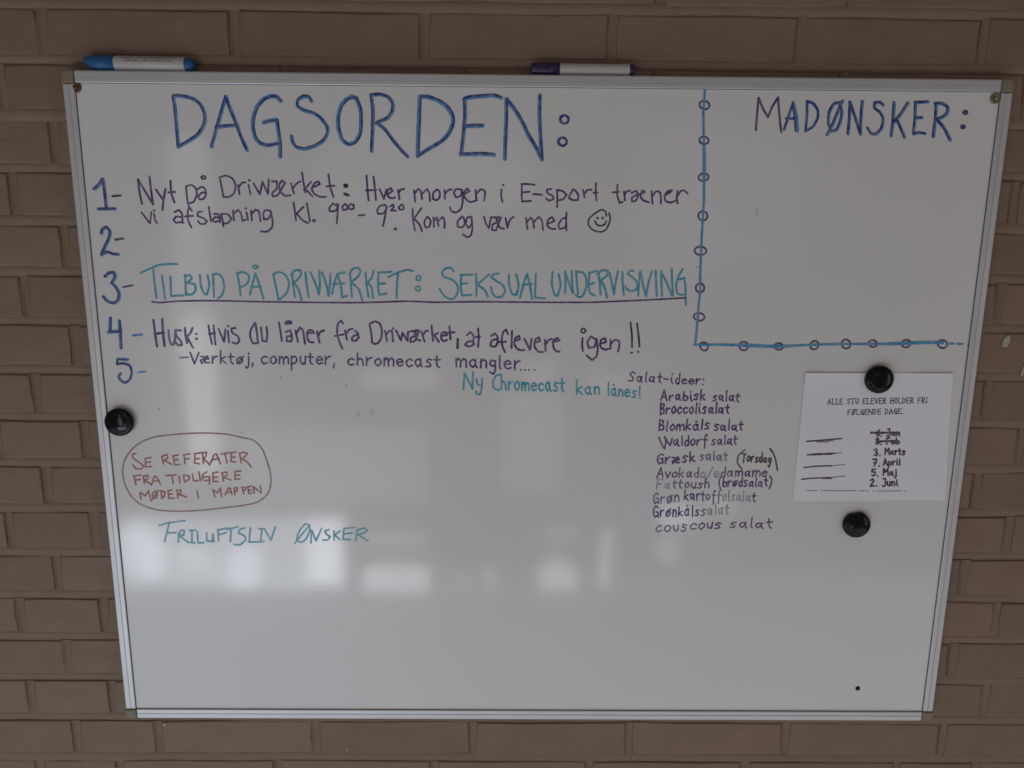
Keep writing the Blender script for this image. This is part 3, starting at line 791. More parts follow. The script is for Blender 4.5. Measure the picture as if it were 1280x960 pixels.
 'salad_list01': '''violet 2.2 1719,348 1758,488 1802,345
violet 2.2 1737,394 1788,396
violet 2.2 1835,415 1837,345
violet 2.2 1830,374 1862,409 1883,416
violet 2.2 1965,419 1933,429 1919,393 1937,356 1956,369 1970,427
violet 2.2 1971,425 1974,361 1986,351
violet 2.2 2027,469 2026,348
violet 2.2 2019,380 2050,417 2087,391 2078,357 2060,346 2025,355
violet 2.2 2125,427 2125,364 2144,340
violet 2.2 2118,463 2121,472
violet 2.2 2229,427 2193,439 2176,417 2211,402 2218,370 2200,355 2172,368
violet 2.2 2263,498 2261,351
violet 2.2 2314,431 2263,399
violet 2.2 2275,400 2319,356
violet 2.2 2482,411 2451,414 2438,391 2470,375 2471,355 2451,344 2432,346
violet 2.2 2556,417 2525,421 2514,388 2527,357 2545,366 2561,412
violet 2.2 2563,412 2560,353 2574,343
violet 2.2 2613,487 2614,349 2620,343
violet 2.2 2698,415 2668,417 2652,380 2668,351 2693,356 2706,413
violet 2.2 2707,419 2706,353 2723,341
violet 2.2 2768,447 2760,346 2787,332
violet 2.2 2746,409 2797,417''',
 'salad_list02': '''violet 2.2 1721,142 1722,305
violet 2.2 1721,311 1768,285 1754,236 1722,237
violet 2.2 1716,228 1768,221 1766,169 1721,144
violet 2.2 1803,239 1796,158
violet 2.2 1801,202 1825,237 1848,234
violet 2.2 1907,264 1878,229 1876,194 1892,164 1930,194 1929,225 1904,260
violet 2.2 2009,233 1987,253 1958,221 1954,190 1977,160 2006,183
violet 2.2 2090,238 2071,248 2036,227 2037,185 2056,165 2091,185
violet 2.2 2147,255 2118,224 2120,188 2144,161 2169,196 2170,225 2153,255
violet 2.2 2215,311 2208,165 2214,161
violet 2.2 2250,257 2254,186 2268,168
violet 2.2 2253,294 2252,301
violet 2.2 2348,245 2321,261 2306,231 2333,214 2338,176 2321,163 2298,173
violet 2.2 2424,249 2397,245 2383,215 2399,168 2416,179 2429,247
violet 2.2 2435,243 2434,179 2451,169
violet 2.2 2486,321 2486,175 2494,173
violet 2.2 2570,238 2534,246 2519,205 2535,177 2555,181 2570,239
violet 2.2 2576,244 2574,180 2583,164
violet 2.2 2639,291 2637,184 2657,170
violet 2.2 2611,249 2663,254''',
 'salad_list03': '''violet 2.2 1715,-76 1717,76
violet 2.2 1721,70 1768,57 1758,9 1718,-3
violet 2.2 1714,-5 1776,-12 1772,-64 1709,-79
violet 2.2 1829,53 1814,-76 1829,-84
violet 2.2 1898,-1 1868,-22 1867,-51 1888,-78 1924,-51 1930,-23 1898,10
violet 2.2 1961,6 1954,-71
violet 2.2 1957,-21 1987,8 1998,-19 2002,-77
violet 2.2 2003,-21 2033,9 2055,0 2054,-73
violet 2.2 2098,81 2083,-76
violet 2.2 2145,13 2089,-24
violet 2.2 2095,-28 2147,-67
violet 2.2 2234,-8 2218,15 2181,-18 2184,-44 2210,-74 2242,-45
violet 2.2 2244,14 2242,-54 2256,-72
violet 2.2 2217,47 2230,55 2218,50
violet 2.2 2308,81 2300,-53 2300,-64
violet 2.2 2405,21 2369,36 2351,6 2383,-16 2395,-46 2367,-56 2345,-52
violet 2.2 2536,3 2497,16 2480,-11 2514,-27 2525,-57 2499,-77 2480,-65
violet 2.2 2607,-9 2579,1 2560,-36 2583,-69 2601,-63 2616,-4
violet 2.2 2621,-8 2620,-67 2637,-78
violet 2.2 2677,87 2673,-55 2681,-63
violet 2.2 2763,1 2731,-3 2710,-30 2731,-63 2753,-55 2774,-5
violet 2.2 2774,-7 2772,-65 2788,-79
violet 2.2 2839,51 2837,-53 2857,-63
violet 2.2 2815,14 2868,15''',
 'salad_list04': '''violet 2.3 1717,-179 1756,-272 1801,-341
violet 2.3 1801,-341 1817,-243 1793,-165
violet 2.3 1793,-165 1846,-257 1878,-293 1901,-192
violet 2.1 1973,-208 1941,-214 1918,-247 1943,-286 1962,-272 1976,-216
violet 2.1 1980,-211 1983,-292 2001,-297
violet 2.1 2036,-156 2042,-290 2042,-290
violet 2.1 2128,-221 2095,-219 2078,-258 2085,-291 2107,-298 2131,-265
violet 2.1 2124,-149 2132,-290
violet 2.1 2197,-204 2162,-222 2158,-264 2186,-291 2218,-258 2217,-222 2195,-200
violet 2.1 2248,-209 2248,-285
violet 2.1 2255,-243 2275,-210 2305,-201
violet 2.1 2385,-151 2371,-130 2357,-153 2356,-279 2355,-328
violet 2.1 2331,-204 2391,-209
violet 2.1 2500,-206 2473,-204 2459,-224 2489,-242 2493,-268 2476,-282 2451,-269
violet 2.1 2579,-203 2543,-204 2530,-233 2548,-275 2564,-259 2582,-206
violet 2.1 2582,-208 2581,-268 2599,-275
violet 2.1 2632,-144 2633,-270 2642,-273
violet 2.1 2713,-200 2684,-195 2667,-239 2677,-264 2701,-252 2720,-194
violet 2.1 2717,-194 2717,-263 2735,-278
violet 2.1 2769,-151 2770,-251 2791,-269
violet 2.1 2756,-190 2806,-191''',
 'salad_list05': '''violet 2.3 1789,-431 1755,-416 1710,-462 1712,-513 1735,-558 1790,-528
violet 2.3 1746,-483 1784,-481 1783,-553
violet 2.3 1823,-463 1825,-551
violet 2.3 1824,-513 1852,-476 1885,-458
violet 2.3 1918,-468 1957,-469 1951,-526 1928,-552 1919,-519 1964,-497 2012,-494 1991,-455 1967,-497 1976,-541 2019,-535
violet 2.3 2124,-448 2088,-437 2066,-467 2104,-492 2110,-519 2085,-536 2059,-522
violet 2.3 2159,-378 2165,-526
violet 2.3 2214,-443 2166,-487
violet 2.3 2175,-486 2231,-521
fadedviolet 2.0 2354,-426 2325,-425 2307,-443 2335,-458 2344,-484 2323,-501 2303,-498
fadedviolet 2.0 2431,-417 2397,-425 2385,-454 2402,-498 2424,-480 2442,-428
fadedviolet 2.0 2437,-417 2443,-490 2453,-500
fadedviolet 2.0 2491,-370 2498,-495 2500,-501
fadedviolet 2.0 2580,-437 2552,-431 2531,-458 2551,-499 2575,-490 2585,-431
fadedviolet 2.0 2588,-427 2592,-496 2605,-505
fadedviolet 2.0 2650,-391 2651,-490 2671,-503
fadedviolet 2.0 2630,-423 2685,-430
black 2.1 2917,-348 2829,-432 2823,-541 2897,-625
black 2.1 2889,-404 2942,-415
black 2.1 2916,-410 2911,-531
black 2.1 2982,-440 2961,-465 2962,-492 2973,-517 2994,-496 3001,-461 2981,-436
black 2.1 3021,-449 3017,-520
black 2.1 3023,-486 3036,-447 3050,-441
black 2.1 3110,-462 3088,-456 3081,-482 3101,-499 3108,-516 3087,-528 3074,-522
black 2.1 3166,-465 3140,-451 3130,-482 3138,-519 3153,-529 3164,-498
black 2.1 3165,-394 3165,-521
black 2.1 3221,-462 3195,-465 3187,-491 3194,-527 3211,-515 3224,-465
black 2.1 3222,-462 3225,-525 3234,-529
black 2.1 3285,-477 3273,-463 3253,-479 3262,-511 3280,-523 3291,-494 3292,-469 3285,-557 3275,-597 3257,-572
black 2.1 3265,-325 3317,-395 3355,-481 3377,-568 3394,-644''',
 'salad_list06': '''violet 2.0 1711,-764 1765,-615 1799,-758
violet 2.0 1735,-706 1780,-706
violet 2.0 1832,-676 1863,-762 1900,-677
violet 2.0 1968,-681 1933,-699 1927,-737 1962,-754 1989,-729 1999,-699 1966,-676
fadedviolet 2.0 2028,-612 2023,-755
fadedviolet 2.0 2080,-674 2032,-718
fadedviolet 2.0 2040,-711 2085,-751
fadedviolet 2.0 2180,-674 2148,-677 2127,-706 2145,-747 2166,-732 2186,-682
fadedviolet 2.0 2191,-678 2180,-746 2196,-746
fadedviolet 2.0 2296,-690 2257,-682 2236,-707 2247,-745 2274,-747 2293,-727
fadedviolet 2.0 2293,-612 2288,-752
palviolet 2.0 2361,-673 2330,-699 2325,-732 2344,-759 2384,-734 2382,-693 2359,-673
palviolet 2.0 2413,-777 2489,-605
palviolet 2.0 2517,-712 2582,-702 2570,-673 2539,-665 2517,-690 2516,-722 2537,-752 2578,-737
fadedviolet 2.0 2660,-675 2632,-670 2610,-702 2623,-737 2649,-745 2659,-713
fadedviolet 2.0 2665,-600 2664,-745
fadedviolet 2.0 2747,-664 2715,-658 2693,-699 2710,-731 2740,-723 2757,-664
fadedviolet 2.0 2764,-657 2759,-727 2773,-730
violet 2.0 2813,-650 2815,-734
violet 2.0 2807,-689 2839,-656 2854,-671 2854,-728
violet 2.0 2855,-685 2878,-649 2907,-662 2907,-728
violet 2.0 2991,-659 2959,-663 2944,-696 2956,-728 2982,-716 3010,-655
violet 2.0 3004,-663 3004,-725 3017,-735
violet 2.0 3052,-648 3053,-733
violet 2.0 3056,-679 3085,-647 3104,-670 3095,-728
violet 2.0 3103,-686 3124,-645 3156,-670 3154,-727
violet 2.0 3184,-695 3251,-678 3237,-654 3217,-653 3191,-674 3181,-709 3210,-735 3248,-715''',
 'salad_list07': '''palviolet 2.0 1802,-789 1727,-781 1720,-923
palviolet 2.0 1720,-849 1773,-852
palviolet 2.0 1884,-843 1847,-850 1828,-882 1844,-911 1864,-905 1891,-843
palviolet 2.0 1886,-849 1887,-916 1902,-915
fadedviolet 2.0 1968,-796 1957,-896 1983,-914
fadedviolet 2.0 1938,-834 1997,-834
fadedviolet 2.0 2050,-788 2037,-889 2070,-913
fadedviolet 2.0 2023,-829 2079,-829
fadedviolet 2.0 2155,-826 2114,-853 2114,-884 2135,-907 2174,-876 2172,-853 2147,-829
fadedviolet 2.0 2208,-833 2202,-888 2236,-911 2261,-883
fadedviolet 2.0 2266,-825 2258,-911
violet 2.0 2358,-842 2322,-833 2307,-850 2335,-864 2344,-895 2314,-911 2288,-903
violet 2.0 2395,-759 2393,-904
violet 2.0 2389,-857 2416,-819 2447,-835 2451,-904
violet 2.0 2614,-734 2591,-786 2590,-856 2614,-917
violet 2.0 2647,-745 2646,-882
violet 2.0 2649,-850 2668,-813 2694,-824 2689,-875 2675,-886 2648,-883
violet 2.0 2716,-801 2718,-885
violet 2.0 2716,-842 2740,-808 2761,-799
violet 2.0 2813,-801 2787,-823 2786,-857 2806,-879 2835,-849 2832,-820 2816,-801
violet 2.0 2788,-876 2844,-797
violet 2.0 2908,-814 2880,-809 2871,-840 2873,-875 2894,-881 2906,-861
violet 2.0 2912,-752 2908,-882
violet 2.0 2982,-799 2955,-789 2939,-816 2971,-839 2975,-866 2957,-882 2937,-868
violet 2.0 3053,-810 3026,-818 3008,-846 3026,-878 3048,-862 3061,-816
violet 2.0 3060,-807 3063,-879 3074,-885
violet 2.0 3109,-748 3104,-870 3117,-883
violet 2.0 3183,-817 3156,-811 3138,-849 3153,-872 3174,-869 3186,-812
violet 2.0 3188,-817 3185,-877 3200,-887
violet 2.0 3239,-746 3244,-849 3266,-870
violet 2.0 3222,-783 3269,-789
violet 2.0 3292,-721 3324,-773 3322,-854 3296,-910''',
 'salad_list08': '''fadedviolet 2.0 1747,-1007 1717,-985 1683,-1021 1683,-1087 1704,-1141 1756,-1101
fadedviolet 2.0 1714,-1065 1749,-1057 1750,-1137
fadedviolet 2.0 1788,-1037 1786,-1136
fadedviolet 2.0 1789,-1080 1810,-1050 1834,-1043
fadedviolet 2.0 1907,-1030 1870,-1056 1874,-1094 1900,-1127 1940,-1101 1933,-1050 1914,-1019
fadedviolet 2.0 1880,-1133 1942,-1017
fadedviolet 2.0 1978,-1023 1983,-1115
fadedviolet 2.0 1978,-1056 2007,-1011 2037,-1035 2037,-1105
violet 2.0 2119,-935 2116,-1078
violet 2.0 2164,-1005 2122,-1042
violet 2.0 2129,-1041 2169,-1090
violet 2.0 2233,-998 2205,-990 2198,-1026 2212,-1071 2228,-1065 2243,-999
violet 2.0 2245,-1000 2247,-1071 2254,-1084
violet 2.0 2287,-993 2288,-1088
violet 2.0 2286,-1043 2305,-999 2329,-992
violet 2.0 2371,-964 2371,-1077 2391,-1094
violet 2.0 2346,-999 2398,-1005
fadedviolet 2.0 2455,-1000 2423,-1020 2421,-1059 2443,-1078 2472,-1056 2470,-1025 2449,-998
fadedviolet 2.0 2551,-954 2537,-945 2524,-963 2524,-1096 2527,-1146
fadedviolet 2.0 2505,-1012 2550,-1015
fadedviolet 2.0 2627,-944 2616,-922 2598,-959 2595,-1084 2600,-1130
fadedviolet 2.0 2582,-1006 2624,-1009
palviolet 2.0 2652,-1044 2704,-1039 2697,-1001 2671,-999 2655,-1016 2654,-1065 2672,-1095 2701,-1077
palviolet 2.0 2739,-945 2740,-1091 2745,-1097
palviolet 2.0 2819,-1014 2798,-1009 2784,-1034 2807,-1053 2815,-1083 2791,-1090 2774,-1084
palviolet 2.0 2888,-1017 2868,-1011 2851,-1046 2864,-1083 2886,-1077 2896,-1016
palviolet 2.0 2897,-1012 2902,-1083 2912,-1099
palviolet 2.0 2945,-947 2943,-1089 2951,-1093
palviolet 2.0 3028,-1025 2996,-1017 2983,-1061 2994,-1089 3019,-1088 3031,-1013
palviolet 2.0 3032,-1022 3031,-1088 3049,-1102
violet 2.0 3090,-978 3090,-1085 3112,-1105
violet 2.0 3066,-1020 3117,-1017''',
 'salad_list09': '''violet 2.0 1754,-1203 1721,-1171 1689,-1219 1688,-1288 1716,-1343 1759,-1304
violet 2.0 1721,-1263 1752,-1266 1759,-1346
violet 2.0 1789,-1238 1791,-1335
violet 2.0 1783,-1287 1808,-1252 1833,-1233
violet 2.0 1896,-1238 1871,-1265 1866,-1304 1895,-1335 1927,-1298 1924,-1255 1904,-1229
violet 2.0 1864,-1327 1930,-1213
violet 2.0 1966,-1232 1967,-1335
violet 2.0 1963,-1270 1984,-1227 2010,-1252 2007,-1340
violet 2.0 2047,-1184 2045,-1325
violet 2.0 2093,-1250 2040,-1283
violet 2.0 2048,-1282 2103,-1320
violet 2.0 2180,-1243 2161,-1213 2135,-1251 2136,-1296 2158,-1319 2183,-1285
violet 2.0 2183,-1215 2176,-1290 2192,-1312
violet 2.0 2156,-1172 2164,-1167 2160,-1164
violet 2.0 2239,-1165 2240,-1319 2243,-1330
violet 2.0 2331,-1238 2300,-1231 2288,-1258 2313,-1274 2325,-1295 2303,-1319 2274,-1306
fadedviolet 2.0 2425,-1224 2392,-1226 2369,-1247 2400,-1263 2410,-1290 2386,-1314 2363,-1312
palviolet 2.0 2496,-1212 2464,-1218 2454,-1261 2466,-1304 2489,-1286 2507,-1222
palviolet 2.0 2510,-1226 2507,-1303 2520,-1312
palviolet 2.0 2562,-1138 2567,-1295 2570,-1300
palviolet 2.0 2654,-1201 2617,-1211 2607,-1243 2621,-1286 2646,-1272 2660,-1201
palviolet 2.0 2661,-1205 2655,-1279 2671,-1296
palviolet 2.0 2722,-1153 2721,-1288 2751,-1297
palviolet 2.0 2703,-1200 2753,-1206''',
 'salad_list10': '''fadedviolet 2.0 1812,-1476 1790,-1461 1745,-1498 1735,-1533 1774,-1565 1816,-1539
fadedviolet 2.0 1904,-1467 1857,-1491 1856,-1530 1892,-1561 1934,-1535 1946,-1488 1904,-1460
fadedviolet 2.0 1985,-1459 1984,-1520 2019,-1552 2053,-1518
fadedviolet 2.0 2050,-1456 2041,-1538
fadedviolet 2.0 2165,-1462 2123,-1445 2110,-1486 2154,-1497 2155,-1530 2130,-1556 2091,-1537
violet 2.0 2308,-1452 2272,-1429 2225,-1465 2223,-1501 2250,-1522 2305,-1506
violet 2.0 2388,-1419 2345,-1461 2343,-1489 2375,-1524 2415,-1489 2425,-1445 2387,-1430
violet 2.0 2464,-1424 2461,-1478 2489,-1504 2530,-1477
violet 2.0 2533,-1415 2521,-1504
violet 2.0 2650,-1432 2609,-1415 2578,-1450 2630,-1461 2637,-1490 2603,-1508 2571,-1501
violet 2.0 2866,-1417 2823,-1415 2796,-1437 2838,-1457 2850,-1474 2823,-1493 2787,-1485
violet 2.0 2994,-1418 2946,-1414 2917,-1447 2943,-1486 2973,-1483 3002,-1412
violet 2.0 3002,-1413 3004,-1481 3023,-1498
violet 2.0 3089,-1338 3080,-1478 3102,-1485
violet 2.0 3231,-1424 3170,-1426 3146,-1455 3170,-1496 3204,-1477 3242,-1423
violet 2.0 3228,-1426 3229,-1486 3254,-1500
violet 2.0 3328,-1359 3340,-1477 3372,-1498
violet 2.0 3294,-1413 3384,-1401''',
 'smudge': '''palviolet 2.3 -5140,182 -5135,180
palviolet 2.3 -3460,622 -3455,620
palviolet 2.3 -2575,523 -2570,521
palviolet 2.2 2108,2152 2113,2150
palviolet 2.3 -4032,-143 -4027,-145
paleblue 4.0 2864,2900 2857,2849
paleblue 4.2 -2432,155 -2412,98
paleblue 4.2 -2224,178 -2236,133
paleblue 3.5 2854,2889 2852,2828''',
}
PAPER_INK = {
 'printed_text': '''print 1.1 4009,307 4028,382 4051,308
print 0.9 4000,307 4017,307
print 0.9 4043,308 4059,308
print 1.1 4016,333 4042,334
print 0.9 4008,333 4025,333
print 0.9 4034,334 4050,334
print 1.1 4071,383 4073,308 4103,309
print 0.9 4063,383 4079,383
print 0.9 4095,309 4111,309
print 1.1 4123,384 4125,309 4155,310
print 0.9 4114,384 4131,384
print 0.9 4147,310 4163,310
print 1.1 4208,386 4174,385 4177,311 4211,311
print 0.9 4200,386 4217,386
print 0.9 4203,311 4219,311
print 1.1 4176,350 4201,351
print 0.9 4167,350 4184,350
print 0.9 4193,351 4209,351
print 1.1 4308,375 4291,388 4274,370 4305,340 4302,318 4276,322
print 0.9 4300,375 4317,375
print 0.9 4268,322 4284,322
print 1.1 4326,389 4368,390
print 0.9 4317,389 4334,389
print 0.9 4360,390 4376,390
print 1.1 4347,389 4350,315
print 0.9 4339,389 4355,389
print 0.9 4341,315 4358,315
print 1.1 4390,390 4392,333 4410,316 4426,334 4424,391
print 0.9 4382,390 4398,390
print 0.9 4416,391 4432,391
print 1.1 4524,393 4490,392 4493,318 4527,319
print 0.9 4515,393 4532,393
print 0.9 4518,319 4535,319
print 1.1 4491,357 4516,358
print 0.9 4483,357 4499,357
print 0.9 4508,358 4525,358
print 1.1 4546,394 4549,319 4578,320
print 0.9 4537,394 4554,394
print 0.9 4570,320 4587,320
print 1.1 4631,396 4597,395 4601,321 4635,321
print 0.9 4623,396 4640,396
print 0.9 4626,321 4643,321
print 1.1 4599,360 4624,361
print 0.9 4591,360 4607,360
print 0.9 4616,360 4633,361
print 1.1 4649,396 4674,322 4692,397
print 0.9 4641,396 4657,396
print 0.9 4683,397 4700,397
print 1.1 4748,398 4714,398 4717,323 4751,324
print 0.9 4740,398 4756,399
print 0.9 4743,324 4759,324
print 1.1 4715,363 4741,363
print 0.9 4707,363 4724,363
print 0.9 4733,363 4749,363
print 1.1 4773,325 4770,399
print 0.9 4765,324 4782,325
print 0.9 4762,399 4778,399
print 1.1 4770,399 4800,391 4797,369 4772,360
print 0.9 4762,399 4778,399
print 0.9 4763,360 4780,360
print 1.1 4780,360 4807,325
print 0.9 4772,360 4788,360
print 0.9 4799,325 4816,325
print 1.1 4869,401 4873,327
print 0.9 4861,401 4878,401
print 0.9 4865,327 4881,327
print 1.1 4903,402 4907,328
print 0.9 4895,402 4911,402
print 0.9 4899,328 4915,328
print 1.1 4871,366 4905,367
print 0.9 4863,366 4879,366
print 0.9 4897,367 4913,367
print 1.1 4942,403 4926,381 4928,350 4946,329 4962,351 4960,382 4942,403
print 0.9 4934,403 4951,403
print 0.9 4934,403 4951,403
print 1.1 4981,404 4985,329 5015,330
print 0.9 4973,404 4990,404
print 0.9 5007,330 5023,330
print 1.1 5037,331 5033,405
print 0.9 5029,331 5045,331
print 0.9 5025,405 5041,405
print 1.1 5033,405 5059,397 5069,367 5062,340 5037,331
print 0.9 5025,405 5041,405
print 0.9 5029,331 5045,331
print 1.1 5123,407 5089,406 5093,332 5127,333
print 0.9 5115,407 5132,407
print 0.9 5119,333 5135,333
print 1.1 5091,371 5117,372
print 0.9 5083,371 5099,372
print 0.9 5108,372 5125,372
print 1.1 5149,333 5145,408
print 0.9 5141,333 5158,333
print 0.9 5137,408 5154,408
print 1.1 5145,408 5176,400 5173,378 5147,368
print 0.9 5137,408 5154,408
print 0.9 5139,368 5156,368
print 1.1 5156,369 5183,334
print 0.9 5148,369 5164,369
print 0.9 5175,334 5192,334
print 1.1 5279,411 5245,410 5249,336
print 0.9 5271,411 5287,411
print 0.9 5241,336 5257,336
print 1.1 5247,375 5272,376
print 0.9 5238,375 5255,375
print 0.9 5264,376 5280,376
print 1.1 5305,337 5301,411
print 0.9 5297,337 5313,337
print 0.9 5293,411 5309,411
print 1.1 5301,411 5331,403 5328,381 5303,372
print 0.9 5293,411 5309,411
print 0.9 5295,372 5311,372
print 1.1 5312,372 5339,338
print 0.9 5303,372 5320,372
print 0.9 5331,338 5347,338
print 1.1 5361,413 5365,338
print 0.9 5353,413 5369,413
print 0.9 5357,338 5374,338
print 1.1 4334,234 4299,233 4302,162
print 0.9 4326,234 4342,234
print 0.9 4294,162 4310,162
print 1.1 4300,200 4327,201
print 0.9 4292,200 4309,200
print 0.9 4318,201 4335,201
print 1.1 4375,236 4358,214 4359,185 4378,164 4394,186 4393,215 4375,236
print 0.9 4366,235 4383,236
print 0.9 4366,235 4383,236
print 1.1 4356,160 4396,240
print 0.9 4348,160 4364,160
print 0.9 4388,240 4405,240
print 1.1 4419,237 4423,166 4453,167
print 0.9 4411,237 4428,237
print 0.9 4445,167 4462,167
print 1.1 4509,227 4491,239 4474,218 4475,188 4489,168 4511,181
print 0.9 4500,227 4517,227
print 0.9 4503,181 4519,181
print 1.1 4492,201 4510,202 4512,164
print 0.9 4484,201 4501,201
print 0.9 4503,164 4520,164
print 1.1 4566,241 4531,240 4534,169 4570,170
print 0.9 4558,241 4574,241
print 0.9 4561,170 4578,170
print 1.1 4533,207 4559,207
print 0.9 4524,207 4541,207
print 0.9 4551,207 4567,207
print 1.1 4588,171 4585,242 4632,172 4629,243
print 1.1 4655,173 4651,244
print 0.9 4647,172 4663,173
print 0.9 4643,244 4660,244
print 1.1 4651,244 4678,236 4688,207 4681,182 4655,173
print 0.9 4643,244 4660,244
print 0.9 4647,172 4663,173
print 1.1 4745,246 4709,245 4713,174 4748,175
print 0.9 4736,246 4753,246
print 0.9 4740,175 4757,175
print 1.1 4711,212 4738,213
print 0.9 4703,212 4719,212
print 0.9 4729,213 4746,213
print 1.1 4816,177 4812,248
print 0.9 4808,177 4824,177
print 0.9 4804,248 4821,248
print 1.1 4812,248 4839,241 4849,212 4842,186 4816,177
print 0.9 4804,248 4821,248
print 0.9 4808,177 4824,177
print 1.1 4870,179 4888,250 4914,180
print 0.9 4861,179 4878,179
print 0.9 4905,180 4922,180
print 1.1 4877,204 4904,205
print 0.9 4869,204 4885,204
print 0.9 4895,205 4912,205
print 1.1 4969,240 4950,252 4934,231 4936,202 4950,181 4971,194
print 0.9 4960,240 4977,240
print 0.9 4963,194 4979,194
print 1.1 4952,215 4970,215 4972,178
print 0.9 4944,215 4961,215
print 0.9 4964,177 4980,178
print 1.1 5026,254 4991,253 4995,182 5030,183
print 0.9 5018,254 5034,254
print 0.9 5022,183 5038,183
print 1.1 4993,220 5019,221
print 0.9 4984,220 5001,220
print 0.9 5011,221 5027,221
print 1.1 5053,184 5057,184
print 0.9 5045,184 5061,184
print 0.9 5049,184 5066,184
print 0.8 3821,-933 3847,-929
print 0.8 3851,-933 3878,-932
print 0.8 3880,-932 3906,-930
print 0.8 3909,-932 3937,-933
print 0.8 3938,-932 3966,-931
print 0.8 4026,-932 4046,-933
print 0.8 4055,-932 4087,-931
print 0.8 4085,-932 4118,-930
print 0.8 4114,-932 4142,-927
print 0.8 4143,-932 4163,-929
print 0.8 4173,-932 4205,-930
print 0.8 4202,-932 4234,-936
print 0.8 4231,-932 4248,-932
print 0.8 4260,-931 4284,-934
print 0.8 4290,-931 4310,-930
print 0.8 4319,-931 4343,-931
print 0.8 4348,-931 4379,-933
print 0.8 4377,-931 4406,-933
print 0.8 4407,-931 4432,-933
print 0.8 4436,-931 4461,-926
print 0.8 4465,-931 4494,-926
print 0.8 4495,-931 4515,-930
print 0.8 4553,-931 4572,-926
print 0.8 4582,-931 4615,-936
print 0.8 4612,-931 4625,-925
print 0.8 4641,-930 4671,-932
print 0.8 4670,-930 4694,-934
print 0.8 4758,-930 4780,-936
print 0.8 4817,-930 4838,-935
print 0.8 4846,-930 4871,-927
print 0.8 4875,-930 4903,-927
print 0.8 4905,-930 4938,-934
print 0.8 4934,-930 4952,-931
print 0.8 4963,-930 4995,-926
print 0.8 4993,-930 5014,-929
print 0.8 5022,-930 5043,-934
print 0.8 5051,-929 5076,-928
print 0.8 5081,-929 5108,-929
print 0.8 5110,-929 5124,-926
print 0.8 5139,-929 5163,-930
print 0.8 5198,-929 5230,-935''',
 'handwritten_date': '''black 2.2 4758,-48 4732,-81 4724,-117 4749,-137 4764,-116 4745,-95 4729,-106
black 2.2 4789,-135 4794,-134
black 2.2 4870,-35 4899,-36 4908,-120 4894,-141 4869,-130
black 2.2 4961,-83 4939,-82 4929,-105 4943,-125 4960,-120 4967,-83
black 2.2 4968,-82 4972,-124 4984,-129
black 2.2 5001,-79 5007,-129
black 2.2 5003,-98 5018,-78 5037,-87 5042,-130
black 2.9 4643,-89 4771,-90 4904,-87 5038,-95
black 2.2 4745,-205 4720,-185 4741,-162 4760,-184 4745,-206 4724,-234 4750,-254 4772,-233 4745,-205
black 2.2 4798,-255 4803,-254
black 2.2 4916,-165 4870,-166 4880,-252
black 2.2 4875,-207 4909,-205
black 2.2 4947,-223 4986,-217 4979,-204 4961,-197 4946,-214 4948,-235 4967,-249 4988,-239
black 2.2 5004,-163 5014,-249
black 2.2 5011,-224 5025,-203 5050,-212 5053,-239 5037,-250 5014,-244
black 2.9 4739,-216 4894,-207 5051,-214
black 2.2 4713,-334 4744,-323 4753,-357 4736,-367 4769,-390 4753,-417 4720,-406
black 2.2 4799,-416 4804,-417
black 2.2 4870,-401 4866,-312 4896,-359 4915,-313 4930,-401
black 2.2 4974,-352 4955,-352 4946,-372 4958,-394 4974,-390 4979,-353
black 2.2 4979,-352 4984,-394 4994,-400
black 2.2 5008,-344 5015,-403
black 2.2 5011,-373 5024,-351 5038,-345
black 2.2 5065,-316 5074,-391 5089,-403
black 2.2 5054,-346 5088,-346
black 2.2 5143,-352 5123,-345 5115,-362 5137,-375 5142,-392 5129,-404 5114,-397
black 2.2 4706,-470 4763,-471 4737,-568
black 2.2 4725,-519 4760,-519
black 2.2 4802,-568 4809,-568
black 2.2 4864,-555 4880,-462 4916,-554
black 2.2 4871,-521 4902,-521
black 2.2 4933,-504 4941,-591
black 2.2 4933,-514 4954,-503 4973,-524 4964,-550 4938,-551
black 2.2 4991,-497 4997,-552
black 2.2 4995,-525 5007,-502 5024,-497
black 2.2 5050,-498 5054,-542 5067,-551
black 2.2 5047,-475 5047,-470
black 2.2 5083,-461 5092,-546 5098,-552
black 2.2 4756,-616 4715,-615 4712,-654 4754,-655 4765,-693 4739,-711 4717,-700
black 2.2 4795,-712 4801,-712
black 2.2 4879,-702 4874,-601 4907,-657 4931,-602 4946,-703
black 2.2 4997,-651 4975,-651 4967,-675 4979,-697 4995,-691 5003,-652
black 2.2 5003,-651 5008,-697 5019,-703
black 2.2 5053,-649 5061,-723 5051,-740 5039,-728
black 2.2 5050,-625 5049,-621
black 2.2 4704,-780 4730,-755 4754,-780 4712,-861 4768,-855
black 2.2 4798,-859 4805,-859
black 2.2 4880,-752 4913,-751 4923,-841 4906,-865 4878,-852
black 2.2 4944,-795 4947,-837 4968,-853 4985,-837
black 2.2 4981,-796 4987,-853
black 2.2 5007,-792 5014,-853
black 2.2 5009,-817 5027,-793 5046,-805 5053,-853
black 2.2 5079,-796 5082,-841 5098,-852
black 2.2 5076,-774 5075,-769''',
 'crossed_out_line': '''black 2.1 3761,-218 3894,-208 4070,-192
black 2.1 4070,-192 4246,-176
black 2.1 3789,-411 3932,-397 4177,-388
black 2.1 3759,-596 3903,-577 4149,-568
black 2.1 3740,-767 3896,-749 4142,-741
fadedviolet 1.2 3961,-216 4049,-209 4138,-212
fadedviolet 1.2 4177,-388 4265,-378
fadedviolet 1.2 4149,-568 4326,-548
fadedviolet 1.2 4142,-741 4341,-716
fadedviolet 1.2 4031,-759 4166,-757
fadedviolet 1.2 3895,-225 4073,-230
fadedviolet 1.2 3823,-418 4134,-404''',
}

